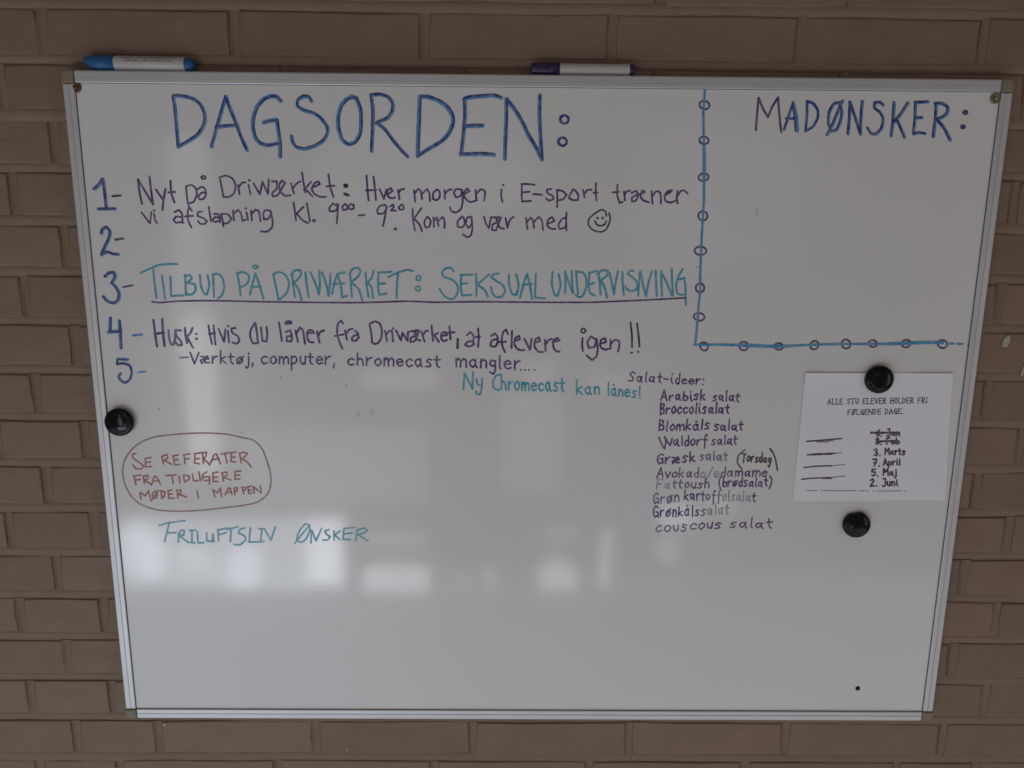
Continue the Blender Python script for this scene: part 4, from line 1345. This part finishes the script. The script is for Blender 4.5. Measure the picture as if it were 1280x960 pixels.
# ------------------------------------------------------------------ materials
PAINT = (0.250, 0.172, 0.121)
m_brick = mat('painted_brick', PAINT, .62, spec=.35, noise=[(3.5, .6, (0.210, 0.142, 0.100)), (28, .45, (0.285, 0.200, 0.145))],
              bump=[(11, .4, .007), (45, .4, .0025), (230, .55, .0007)])
def tint(m):
    n = m.node_tree.nodes; l = m.node_tree.links; b = n['Principled BSDF']; src = b.inputs['Base Color'].links[0].from_socket
    oi = n.new('ShaderNodeObjectInfo'); r = n.new('ShaderNodeMapRange'); r.inputs['To Min'].default_value = .93; r.inputs['To Max'].default_value = 1.06
    h = n.new('ShaderNodeHueSaturation'); l.new(oi.outputs['Random'], r.inputs['Value']); l.new(r.outputs[0], h.inputs['Value'])
    l.new(src, h.inputs['Color']); l.new(h.outputs[0], b.inputs['Base Color'])
tint(m_brick)
m_mortar = mat('painted_mortar', PAINT, .68, spec=.3, noise=[(3.5, .6, (0.210, 0.142, 0.100)), (28, .45, (0.28, 0.198, 0.143))],
               bump=[(13, .35, .006), (60, .6, .002), (300, .4, .0006)])
m_chip = mat('bare_plaster', (.50, .46, .41), .8, noise=[(90, .6, (.36, .31, .26))])
m_alu = mat('satin_aluminium', (.66, .66, .67), .42, metal=.55, noise=[(14, .35, (.58, .58, .59))])
m_cap = mat('beige_grey_plastic', (.25, .215, .135), .5, noise=[(60, .3, (.21, .18, .11))])
m_dark = mat('dark_seam', (.10, .10, .10), .6)
m_black = mat('black_plastic', (.006, .006, .007), .14, spec=.28, bump=[(120, .12, .0006)])
m_paper = mat('white_paper', (.93, .905, .955), .85, spec=.3, noise=[(9, .3, (.89, .86, .935))], bump=[(15, .15, .004)])
m_brass = mat('dull_brass', (.36, .30, .22), .35, metal=.8, noise=[(400, .7, (.18, .14, .10))])
m_rust = mat('tarnished_copper', (.20, .12, .075), .45, metal=.6, noise=[(400, .7, (.09, .05, .03))])
m_steel = mat('bright_screw_steel', (.75, .74, .70), .25, metal=1)
m_hole = mat('dark_socket', (.015, .012, .01), .7)
m_bluecap = mat('blue_plastic', (.006, .105, .290), .45, coat=.15)
m_purcap = mat('dark_violet_plastic', (.03, .012, .075), .35, coat=.3)
m_label = mat('white_label', (.52, .50, .48), .4, coat=.2)

def board_like(name, ink=None, dens=1.0):
    """enamelled steel; with an ink it is the same enamel under a streaky film of marker ink"""
    white = (.80, .782, .770)
    m = mat(name, white, .36, spec=.5, coat=1.0, coat_rough=.11)
    n = m.node_tree.nodes; l = m.node_tree.links; b = n['Principled BSDF']
    b.inputs['Coat IOR'].default_value = 1.5
    tc = n.new('ShaderNodeTexCoord')
    if ink is None:
        # wiped-in haze: broad smears that change the gloss and slightly the tint
        mp = n.new('ShaderNodeMapping'); mp.inputs['Scale'].default_value = (2.2, 1, .9); l.new(tc.outputs['Object'], mp.inputs[0])
        t = n.new('ShaderNodeTexNoise'); t.inputs['Scale'].default_value = 3; t.inputs['Detail'].default_value = 7; t.inputs['Roughness'].default_value = .62
        l.new(mp.outputs[0], t.inputs['Vector'])
        r = n.new('ShaderNodeMapRange'); r.inputs['To Min'].default_value = .055; r.inputs['To Max'].default_value = .12
        l.new(t.outputs['Fac'], r.inputs['Value']); l.new(r.outputs[0], b.inputs['Coat Roughness'])
        c = n.new('ShaderNodeMix'); c.data_type = 'RGBA'; c.inputs[6].default_value = (.82, .802, .785, 1); c.inputs[7].default_value = (.775, .760, .755, 1)
        l.new(t.outputs['Fac'], c.inputs[0]); l.new(c.outputs[2], b.inputs['Base Color'])
        t2 = n.new('ShaderNodeTexNoise'); t2.inputs['Scale'].default_value = 5; t2.inputs['Detail'].default_value = 2
        l.new(tc.outputs['Object'], t2.inputs['Vector'])
        bp = n.new('ShaderNodeBump'); bp.inputs['Strength'].default_value = .12; bp.inputs['Distance'].default_value = .004
        l.new(t2.outputs['Fac'], bp.inputs['Height']); l.new(bp.outputs[0], b.inputs['Coat Normal'])
    else:
        t = n.new('ShaderNodeTexNoise'); t.inputs['Scale'].default_value = 160; t.inputs['Detail'].default_value = 3
        l.new(tc.outputs['Object'], t.inputs['Vector'])
        r = n.new('ShaderNodeMapRange'); r.inputs['From Min'].default_value = .3; r.inputs['From Max'].default_value = .7
        r.inputs['To Min'].default_value = dens-.16; r.inputs['To Max'].default_value = min(1, dens+.10)
        l.new(t.outputs['Fac'], r.inputs['Value'])
        c = n.new('ShaderNodeMix'); c.data_type = 'RGBA'; c.inputs[6].default_value = (*white, 1); c.inputs[7].default_value = (*ink, 1)
        l.new(r.outputs[0], c.inputs[0]); l.new(c.outputs[2], b.inputs['Base Color'])
        b.inputs['Coat Weight'].default_value = .3; b.inputs['Coat Roughness'].default_value = .25; b.inputs['Specular IOR Level'].default_value = .25
    return m
m_board = board_like('white_enamel')
INK = {
 'blue': board_like('ink_blue', (.014, .235, .560), .93), 'navy': board_like('ink_navy', (.020, .018, .170), .95),
 'violet': board_like('ink_violet', (.075, .013, .165), .95), 'black': board_like('ink_black', (.030, .012, .050), .95),
 'teal': board_like('ink_teal', (.015, .350, .480), .92), 'sky': board_like('ink_sky', (.020, .280, .520), .92),
 'brown': board_like('ink_brown', (.380, .060, .040), .88), 'greybrown': board_like('ink_grey_brown', (.250, .070, .060), .76),
 'fadedviolet': board_like('ink_faded_violet', (.090, .035, .190), .84), 'palviolet': board_like('ink_pale_violet', (.13, .10, .22), .60),
 'fadedteal': board_like('ink_faded_teal', (.020, .390, .560), .82), 'paleblue': board_like('ink_pale_blue', (.25, .28, .40), .3),
 'print': mat('printer_ink', (.10, .095, .11), .8),
}

# ------------------------------------------------------------------ brick wall
wall = bpy.data.objects.new('brick_wall', None); C.objects.link(wall); wall.location = (0, .020, BZ)
wall['kind'] = 'structure'; wall['label'] = 'brown painted brick wall behind the whiteboard'
random.seed(11)
EVEN = [-1.234, -.995, -.756, -.634, -.392, -.152, .086, .326, .560, .683, .922, 1.161]
ODD = [-1.172, -.932, -.695, -.571, -.332, -.094, .145, .385, .626, .865, 1.104]
# backing sheet deep in the joints
mesh_obj('joint_backing', [(-1.1, .0019, -.86), (1.1, .0019, -.86), (1.1, .0019, .80), (-1.1, .0019, .80)], [(0, 1, 2, 3)], m_mortar, wall)
# mortar is struck flush against the lower and left edges of the bricks and leaves an uneven crack along the others
V, F = [], []
def crack(n, lo, hi):
    g = random.uniform(lo, hi); out = []
    for _ in range(n): g = min(hi+.0006, max(lo-.0012, g+random.uniform(-.0007, .0007))); out.append(g)
    return out
def ribbon(P, Q):
    k = len(V)
    for p, q in zip(P, Q):
        d = Vector((q[0]-p[0], 0, q[2]-p[2])).normalized()
        V.extend([(p[0]-d.x*.0026, p[1]+.0015, p[2]-d.z*.0026), p, q, (q[0], .0030, q[2])])
    for i in range(len(P)-1):
        for j in range(3): a = k+i*4+j; F.append((a, a+1, a+5, a+4))
for r in range(-4, 20):
    top = .530-.06667*r; n = 90; cr = crack(n, -.0020, .0012)
    xs = [-1.09+2.18*i/(n-1) for i in range(n)]; yy = [.0004+.0004*math.sin(5.1*x+r)+random.uniform(-.0002, .0002) for x in xs]
    ribbon([(x, y-.0001, top-.0552) for x, y in zip(xs, yy)], [(x, y, top-.06667+c) for x, y, c in zip(xs, yy, cr)])
    for J in (EVEN if r % 2 == 0 else ODD):
        if abs(J) > 1.06: continue
        n = 7; cr = crack(n, -.0016, .0014); zs = [top-.0005-.0552*i/(n-1) for i in range(n)]; y = .0005+random.uniform(-.0003, .0003)
        ribbon([(J+.0125, y-.0001, z) for z in zs], [(J+c+.0002, y, z) for c, z in zip(cr, zs)])
mo = mesh_obj('mortar', V, F, m_mortar, wall, smooth=True); mo['kind'] = 'stuff'
for i, p in enumerate(mo.data.polygons): p.use_smooth = i % 3 != 2
def brick_mesh(w, h):
    """front of nx*2 cells, worn edge, skirt going back into the mortar"""
    nx = 4; xs = [-w/2+.004, -w*.18, w*.2, w/2-.004]; zs = [-h/2+.004, random.uniform(-.004, .004), h/2-.004]
    V = [(x+random.uniform(-.0012, .0012), random.uniform(-.0006, .0005), z+random.uniform(-.001, .001)) for z in zs for x in xs]
    F = [(j*nx+i, j*nx+i+1, (j+1)*nx+i+1, (j+1)*nx+i) for j in range(2) for i in range(nx-1)]
    ring = [0, 1, 2, 3, 7, 11, 10, 9, 8, 4]
    def push(src, d, y, jit):
        out = []
        for k in src:
            x, _, z = V[k]
            sx = 0 if abs(x) < w/2-.012 else (1 if x > 0 else -1); sz = 0 if abs(z) < h/2-.012 else (1 if z > 0 else -1)
            V.append((x+sx*d+random.uniform(-jit, jit), y+random.uniform(-.0003, .0003), z+sz*d+random.uniform(-jit, jit))); out.append(len(V)-1)
        return out
    r1 = push(ring, .0030, .0002, .0006); r2_ = push(r1, .0008, .0058, .0003)
    for A, B in ((ring, r1), (r1, r2_)):
        n = len(A)
        for k in range(n): F.append((A[k], B[k], B[(k+1) % n], A[(k+1) % n]))
    me = bpy.data.meshes.new('brick'); me.from_pydata(V, [], F); me.materials.append(m_brick)
    me.polygons.foreach_set('use_smooth', [k < 16 for k in range(len(me.polygons))]); me.update()
    return me
STR = [brick_mesh(.228, .0555) for _ in range(14)]; HEAD = [brick_mesh(.109, .0555) for _ in range(6)]
for r in range(-4, 20):
    top = .530-.06667*r; J = EVEN if r % 2 == 0 else ODD
    for a, b in zip(J[:-1], J[1:]):
        x0, x1 = a+.0110, b                       # 11 mm joint to the left of each brick
        cx_, cz_ = (x0+x1)/2, top-.0285
        if abs(cx_) > 1.07 or cz_ < -.84 or cz_ > .78: continue
        if x0 > -.575 and x1 < .575 and abs(cz_) < .415: continue     # wholly behind the board
        me = random.choice(STR if x1-x0 > .17 else HEAD)
        o = bpy.data.objects.new('brick', me); C.objects.link(o); o.parent = wall
        o.location = (cx_+random.uniform(-.001, .001), random.uniform(-.0003, .0002), cz_+random.uniform(-.0009, .0009))
        full = .228 if x1-x0 > .17 else .109
        o.scale = ((x1-x0)/full, 1, random.uniform(.985, 1.012)); o.rotation_euler = (random.uniform(-.012, .012), random.uniform(-.006, .006), random.uniform(-.004, .004))
def chip(x, z, w_, h_, ang=0, n=9):
    V = []; 
    for k in range(n):
        a = 2*math.pi*k/n; rr = random.uniform(.75, 1.1); px, pz = w_*rr*math.cos(a), h_*rr*math.sin(a)
        V.append((px*math.cos(ang)-pz*math.sin(ang), 0, px*math.sin(ang)+pz*math.cos(ang)))
    V2 = [(a*.8, -.0007, c*.8) for a, _, c in V]
    F = [tuple(range(n, 2*n))]+[(k, (k+1) % n, n+(k+1) % n, n+k) for k in range(n)]
    mesh_obj('bare_patch', V+V2, F, m_chip, wall, loc=(x, -.0008, z))
chip(.647, .117, .005, .010, -.25); chip(.678, .080, .004, .013, -.3); chip(-.554, -.476, .0035, .003); chip(-.279, -.518, .0018, .004)

# ------------------------------------------------------------------ whiteboard
board = thing('whiteboard', 'white enamel board with aluminium frame, covered in handwriting, screwed to the brick wall', 'whiteboard', (0, 0, BZ))
HW, HH = .600, .453; CAP = .0165
# enamel sheet with its own thickness
x0, z0 = HW-.012, HH-.012
V = [(sx*x0, y, sz*z0) for y in (.003, .012) for sx, sz in ((-1, -1), (1, -1), (1, 1), (-1, 1))]
surface = mesh_obj('writing_surface', V, [(0, 1, 2, 3), (7, 6, 5, 4), (4, 5, 1, 0), (5, 6, 2, 1), (6, 7, 3, 2), (7, 4, 0, 3)], m_board, board)
V = [(sx*(HW-.010), y, sz*(HH-.010)) for y in (.0125, .0185) for sx, sz in ((-1, -1), (1, -1), (1, 1), (-1, 1))]
mesh_obj('backing', V, [(0, 1, 2, 3), (7, 6, 5, 4), (4, 5, 1, 0), (5, 6, 2, 1), (6, 7, 3, 2), (7, 4, 0, 3)], m_dark, board)
# rail profile: s = distance inward from the outer edge, y = depth
PROF = [(0, .0185), (0, .0022), (.0008, .0008), (.002, .0001), (.0082, .0), (.0086, .0009), (.0094, .0009), (.0098, .0002),
        (.0141, .0003), (.0149, .0006), (.0150, .0026), (.0150, .0185)]
def rail(a, b, inward):
    prof = [Vector((inward[0]*s, y, inward[1]*s)) for s, y in PROF]
    v, f = sweep(prof, Vector(a), Vector(b)); return mesh_obj('frame_rail', v, f, m_alu, board)
g = .0006
rail((-HW+CAP+g, 0, HH), (HW-CAP-g, 0, HH), (0, -1)); rail((-HW+CAP+g, 0, -HH), (HW-CAP-g, 0, -HH), (0, 1))
rail((-HW, 0, -HH+CAP+g), (-HW, 0, HH-CAP-g), (1, 0)); rail((HW, 0, -HH+CAP+g), (HW, 0, HH-CAP-g), (-1, 0))
# dark strip colouring in the shadow line between rail and enamel
for sx in (-1, 1):
    V = [(sx*(HW-.0151), .0019, s*(HH-.0151)) for s in (-1, 1)]+[(sx*(HW-.0158), .0028, s*(HH-.0162)) for s in (-1, 1)]
    mesh_obj('shadow_seam', V, [(0, 1, 3, 2)], m_dark, board)
for sz in (-1, 1):
    V = [(s*(HW-.0151), .0021, sz*(HH-.0151)) for s in (-1, 1)]+[(s*(HW-.0155), .0029, sz*(HH-.0155)) for s in (-1, 1)]
    mesh_obj('shadow_seam', V, [(0, 1, 3, 2)], m_dark, board)
def corner_cap(sx, sz):
    R = .0065; pts = [(CAP, CAP), (CAP, 0)]            # measured inward from the outer corner
    pts += [(R-R*math.sin(a), R-R*math.cos(a)) for a in [math.pi/2*k/6 for k in range(7)]]
    pts += [(0, CAP)]
    rings = []
    for off, y in ((0, .0188), (0, .0010), (.0012, -.0006), (.0022, -.0010)):
        c = CAP*.55; rings.append([(p+(c-p)*off/c*1.2, q+(c-q)*off/c*1.2, y) for p, q in pts])
    V = []; n = len(pts)
    for rg in rings:
        for p, q, y in rg: V.append((sx*(HW+.0006-p), y, sz*(HH+.0006-q)))
    F = [(i*n+k, i*n+(k+1) % n, (i+1)*n+(k+1) % n, (i+1)*n+k) for i in range(3) for k in range(n)]
    F += [tuple(range(n)), tuple(range(4*n-1, 3*n-1, -1))]
    mesh_obj('corner_cap', V, F, m_cap, board)
for sx in (-1, 1):
    for sz in (-1, 1): corner_cap(sx, sz)
# fixing screws with cup washers
def screw(x, z, bright, R):
    v, f = lathe([(R, .0029), (R, .0012), (R*.86, .0004), (R*.62, .0006), (R*.5, .0014)], seg=28)
    s = mesh_obj('screw', v, f, m_brass if bright else m_rust, board, smooth=True, loc=(x, 0, z))
    v, f = lathe([(R*.48, .0014), (R*.48, .0002), (R*.36, -.0004), (R*.18, -.0005)], seg=20)
    mesh_obj('screw_head', v, f, m_brass if bright else m_rust, s, smooth=True)
    v, f = lathe([(R*.17, -.0003), (R*.17, -.0009), (R*.1, -.0011)], seg=6)
    mesh_obj('screw_socket', v, f, m_steel if bright else m_hole, s)
screw(-.5835, .4325, False, .0066); screw(.5790, .4300, True, .0066)
# small drilled hole near the bottom right corner
v, f = lathe([(.0034, .0030), (.0034, .0022), (.0024, .0016)], seg=20)
mesh_obj('plug', v, f, m_black, board, smooth=True, loc=(.4846, 0, -.4005))

# ---------- ink strokes: thin raised ribbons that follow the pen's path
def smooth_path(P):
    """rounds soft bends, keeps sharp ones"""
    if len(P) < 3: return P
    out = [P[0]]
    for i in range(1, len(P)-1):
        a, b, c = P[i-1], P[i], P[i+1]; u, v = (b-a), (c-b)
        if u.length < 1e-7 or v.length < 1e-7: continue
        ang = u.angle(v)
        if ang > 1.45: out.append(b)
        else:
            k = .28; p, q = b-u*k, b+v*k
            out += [p, (p+q)*.25+b*.5, q]
    out.append(P[-1]); return out
def strokes(data, base, yfun=None, seed=1):
    rnd = random.Random(seed); V, F, MI, names = [], [], [], []
    runs = []
    for line in data.split('\n'):          # the pen turns sharply: start a new ribbon there so that it keeps its width
        tk = line.split(); P = [Vector([float(c)*1e-4 for c in t.split(',')]) for t in tk[2:]]; cur = [P[0]]
        for k in range(1, len(P)):
            cur.append(P[k])
            if k < len(P)-1 and (P[k]-P[k-1]).length > 1e-6 and (P[k+1]-P[k]).length > 1e-6 and (P[k]-P[k-1]).angle(P[k+1]-P[k]) > 1.25:
                runs.append((tk[0], float(tk[1])*.00104, cur)); cur = [P[k]]
        runs.append((tk[0], float(tk[1])*.00104, cur))
    for si, (ink, wd, P) in enumerate(runs):
        P = smooth_path(P); Q = [P[0]]
        for p in P[1:]:
            if (p-Q[-1]).length > 2e-4: Q.append(p)
        P = Q if len(Q) > 1 else [P[0], P[0]+Vector((3e-4, 0))]
        if ink not in names: names.append(ink)
        mi = names.index(ink); n = len(P); lift = (si % 14)*1.6e-5
        def put(p, k):
            y = (yfun(p.x, p.y) if yfun else base)-1.2e-4-lift-9e-6*k/max(1, n-1); V.append((p.x, y, p.y)); return len(V)-1
        L = []
        for k in range(n):
            d = (P[min(k+1, n-1)]-P[max(k-1, 0)])
            if 0 < k < n-1:
                u, v = (P[k]-P[k-1]).normalized(), (P[k+1]-P[k]).normalized(); d = u+v
                if d.length < .3: d = u
            d.normalize(); nn = Vector((-d.y, d.x)); h = wd*.5*rnd.uniform(.90, 1.08)
            L.append((put(P[k]+nn*h, k), put(P[k]-nn*h, k)))
        for k in range(n-1): F.append((L[k][0], L[k+1][0], L[k+1][1], L[k][1])); MI.append(mi)
        for k, s in ((0, -1), (n-1, 1)):                 # rounded ends
            d = (P[1]-P[0]) if k == 0 else (P[-1]-P[-2]); d.normalize(); d *= s; nn = Vector((-d.y, d.x)); h = wd*.5
            ids = [put(P[k]+nn*h*math.cos(a)+d*h*math.sin(a), k) for a in [math.pi*q/5 for q in range(6)]]
            F.append(tuple(ids)); MI.append(mi)
    # make every face look out of the wall (-y)
    G = []
    for f_ in F:
        s = 0
        for i in range(len(f_)):
            a, b = V[f_[i]], V[f_[(i+1) % len(f_)]]; s += a[0]*b[2]-b[0]*a[2]
        G.append(f_ if s > 0 else tuple(reversed(f_)))
    return V, G, MI, [INK[k] for k in names]
TITLES = {
 'heading': ('heading_writing', 'large blue and violet capitals reading DAGSORDEN'),
 'food_heading': ('heading_writing', 'blue capitals reading MADØNSKER at the top right'),
 'list_number': ('list_number', None),
 'note_line_a': ('note_line', 'violet line beginning Nyt på'), 'note_line_b': ('note_line', 'violet line beginning vi afslapning'),
 'smiley': ('smiley_face', 'hand-drawn smiley face'), 'note_line_c': ('note_line', 'teal capitals beginning TILBUD'),
 'underline': ('underline', 'long violet underline'), 'note_line_d': ('note_line', 'violet line beginning Husk'),
 'circled_note': ('circled_note', 'brown capitals in a drawn oval'), 'outdoor_note': ('note_line', 'faint teal capitals FRILUFTSLIV ØNSKER'),
 'divider_line': ('divider_line', 'blue line framing the top right corner'), 'ring': ('divider_ring', None),
 'tool_note': ('note_line', 'small violet line beginning Værktøj'), 'cast_note': ('note_line', 'small teal line beginning Ny Chromecast'),
 'salad_list': ('salad_list_line', None), 'smudge': ('ink_smudge', 'leftover specks of wiped ink')}
def clusters(d, gap):
    """stroke lines grouped into words (or large letters) by the free space between them"""
    L = d.split('\n'); B = []
    for ln in L:
        q = [[float(c)*1e-4 for c in t.split(',')] for t in ln.split()[2:]]
        B.append([min(p[0] for p in q), max(p[0] for p in q), min(p[1] for p in q), max(p[1] for p in q)])
    idx = list(range(len(L)))
    def root(i):
        while idx[i] != i: i = idx[i]
        return i
    for i in range(len(L)):
        for j in range(i):
            gx = max(B[i][0], B[j][0])-min(B[i][1], B[j][1]); gz = max(B[i][2], B[j][2])-min(B[i][3], B[j][3])
            if gx < gap and gz < max(gap, .011): idx[root(i)] = root(j)
    G = {}
    for i, ln in enumerate(L): G.setdefault(root(i), []).append(ln)
    return sorted(G.values(), key=lambda g: float(g[0].split()[2].split(',')[0]))
def written(nm, lb, d, parent, seed, piece, gap, base=.0030, yfun=None):
    groups = clusters(d, gap)
    if len(groups) == 1:
        V, F, MI, ms = strokes(d, base, yfun, seed); o = mesh_obj(nm, V, F, ms, parent, mi=MI)
    else:
        o = bpy.data.objects.new(nm, None); o.empty_display_size = .01; C.objects.link(o); o.parent = parent
        for k, g_ in enumerate(groups):
            V, F, MI, ms = strokes('\n'.join(g_), base, yfun, seed*31+k); mesh_obj(piece, V, F, ms, o, mi=MI)
    if lb: o['label'] = lb
    return o
for i, (key, d) in enumerate(BOARD_INK.items()):
    k0 = key.rstrip('0123456789'); nm, lb = TITLES[k0]
    if k0 == 'circled_note':
        L = d.split('\n'); V, F, MI, ms = strokes(L[0], .0030, None, 7)
        mesh_obj('drawn_oval', V, F, ms, board, mi=MI); d = '\n'.join(L[1:])
    piece, gap = {'heading': ('letter', .0012), 'food_heading': ('letter', .0012), 'list_number': ('stroke', .001), 'smiley': ('stroke', .2),
                  'underline': ('stroke', 1), 'divider_line': ('dash', .004), 'ring': ('ring', 1), 'smudge': ('speck', .003),
                  'circled_note': ('word', .0042), 'note_line_c': ('word', .0075), 'outdoor_note': ('word', .008)}.get(k0, ('word', .0052))
    # violet rings lie under the blue line they thread
    written(nm, lb, d, board, i+1, piece, gap, .0030 if nm != 'divider_line' else .00270)

# ------------------------------------------------------------------ notice under a magnet
def paper_y(x, z):
    t = max(0, min(1, (z+.108)/.183)); u = (x-.467)/.105
    lift = .0020*max(0, t-.86)**1.5/.0524*(.25+.75*abs(u)**1.5)*(1.3 if u < 0 else .8) + .0005*max(0, .18-t)/.18*(.5+.5*math.sin(3*u+1)) + .0004*math.sin(7*u+3*t)
    return .0024-max(0, lift)-.0002
paper = thing('paper_notice', 'white printed holiday notice with handwritten dates held by a black magnet', 'notice', (0, 0, BZ))
cs = {'tl': (.3664, .0744), 'tr': (.5679, .0753), 'br': (.5790, -.1060), 'bl': (.3642, -.1085)}
n = 24; V = []
for layer in (0, 1):
    for j in range(n+1):
        for i in range(n+1):
            u, t = i/n, j/n
            xb = cs['bl'][0]*(1-u)+cs['br'][0]*u; xt = cs['tl'][0]*(1-u)+cs['tr'][0]*u
            zb = cs['bl'][1]*(1-u)+cs['br'][1]*u; zt = cs['tl'][1]*(1-u)+cs['tr'][1]*u
            x, z = xb+(xt-xb)*t, zb+(zt-zb)*t; V.append((x, paper_y(x, z)+layer*.00022, z))
F = []; N = (n+1)**2
for j in range(n):
    for i in range(n):
        a = j*(n+1)+i; F.append((a, a+1, a+n+2, a+n+1)); F.append((N+a+n+1, N+a+n+2, N+a+1, N+a))
edge = [i for i in range(n)]+[n+j*(n+1) for j in range(n)]+[n*(n+1)+i for i in range(n, 0, -1)]+[j*(n+1) for j in range(n, 0, -1)]
for k in range(len(edge)): a, b = edge[k], edge[(k+1) % len(edge)]; F.append((b, a, N+a, N+b))
mesh_obj('sheet', V, F, m_paper, paper)
for i, (key, d) in enumerate(PAPER_INK.items()):
    written(key, None, d, paper, 70+i, 'word', .0030, 0, paper_y)

# ------------------------------------------------------------------ magnets
def magnet(x, z, label, R=.0193, H=.0088, y0=.0029, notch=None, tilt_=0):
    t = thing('magnet', label, 'magnet', (x, y0, BZ+z), 'black round magnets on the board')
    def mod(a, h):
        if notch is None: return 1
        d = (a-notch+math.pi) % (2*math.pi)-math.pi
        return 1-.16*math.exp(-(d/.34)**2)*(1 if h < -.002 else .75)
    prof = [(R*.955, 0), (R*.985, -.0008), (R, -.003), (R*.985, -.0058), (R*.93, -H+.0012), (R*.86, -H+.0002), (R*.80, -H)]
    v, f = lathe(prof, seg=56, mod=mod); b = mesh_obj('body', v, f, m_black, t, smooth=True)
    prof = [(R*.79, -H+.00005), (R*.76, -H-.0003), (R*.60, -H-.0010), (R*.40, -H-.0016), (R*.2, -H-.0019), (R*.02, -H-.0020)]
    v, f = lathe(prof, seg=56, mod=mod); mesh_obj('domed_top', v, f, m_black, t, smooth=True)
    t.rotation_euler = (tilt_, 0, 0)
    return t
magnet(-.5663, .0006, 'black round magnet touching the left frame rail above the circled note', y0=.0000, H=.0075)
magnet(.4660, .0668, 'black round magnet holding the top edge of the paper notice', y0=.0015)
magnet(.4560, -.1420, 'black round magnet with a notched rim just below the paper notice', notch=math.radians(100))

# ------------------------------------------------------------------ markers on the top rail
def ticks(x0, x1, ang, r, y, amp, step=.0016, seed=3):
    rnd = random.Random(seed); V, F = [], []; x = x0
    while x < x1:
        w_ = rnd.uniform(.0007, .0013); a = ang+rnd.uniform(-amp, amp); da = rnd.uniform(.05, .10); k = len(V)
        for xx in (x, x+w_):
            for aa in (a-da, a+da): V.append((xx, -r*math.cos(aa), r*math.sin(aa)))
        F.append((k, k+2, k+3, k+1)); x += step*rnd.uniform(.7, 1.2)
        if rnd.random() < .12: x += .0012
    return V, F
def marker(x0, label, mcap, R, angs, tipped):
    Rb = R*.93
    t = thing('board_marker', label, 'marker', (x0, .0098, BZ+HH+R*.985+.0002), 'markers lying on the top rail')
    Lc = .036
    prof = [(R*.62, 0), (R*.72, .0006), (R*.88, .006), (R*.98, .014), (R, .018), (R, Lc)] if tipped else \
           [(R*.80, 0), (R*.93, .0012), (R*.97, .004), (R*.97, .010), (R, .012), (R, Lc)]
    v, f = lathe(prof, 'x', 36)
    if tipped: v = [(x-max(0, .018-x)*z/R*.30, y, z) for x, y, z in v]      # slanted end of the cap
    mesh_obj('cap', v, f, mcap, t, smooth=True)
    v, f = lathe([(Rb*.97, Lc-.0006), (Rb, Lc+.0006), (Rb, .1235), (Rb*.97, .1243)], 'x', 36); b = mesh_obj('barrel', v, f, m_label, t, smooth=True)
    v, f = lathe([(Rb*.94, .1240), (Rb*.92, .1262), (Rb*.84, .130), (Rb*.6, .1335), (Rb*.25, .1352)] if tipped else
                 [(Rb*.94, .1240), (Rb*.93, .1275), (Rb*.86, .1300), (Rb*.5, .1306)], 'x', 32); mesh_obj('end_plug', v, f, mcap, t, smooth=True)
    for i, (a, xa, xb) in enumerate(angs):
        V, F = ticks(xa, xb, math.radians(a), Rb+.00012, 0, .05, seed=5+i); mesh_obj('small_print', V, F, INK['black'], b)
    return t
mk = marker(-.5705, 'blue capped marker lying on the top left of the board frame', m_bluecap, .0100, ((38, .046, .113), (14, .052, .108)), True)
mk.rotation_euler = (0, math.radians(.55), 0)
marker(-.0112, 'dark violet capped marker lying on the middle of the board frame', m_purcap, .0080, ((62, .052, .112),), False)
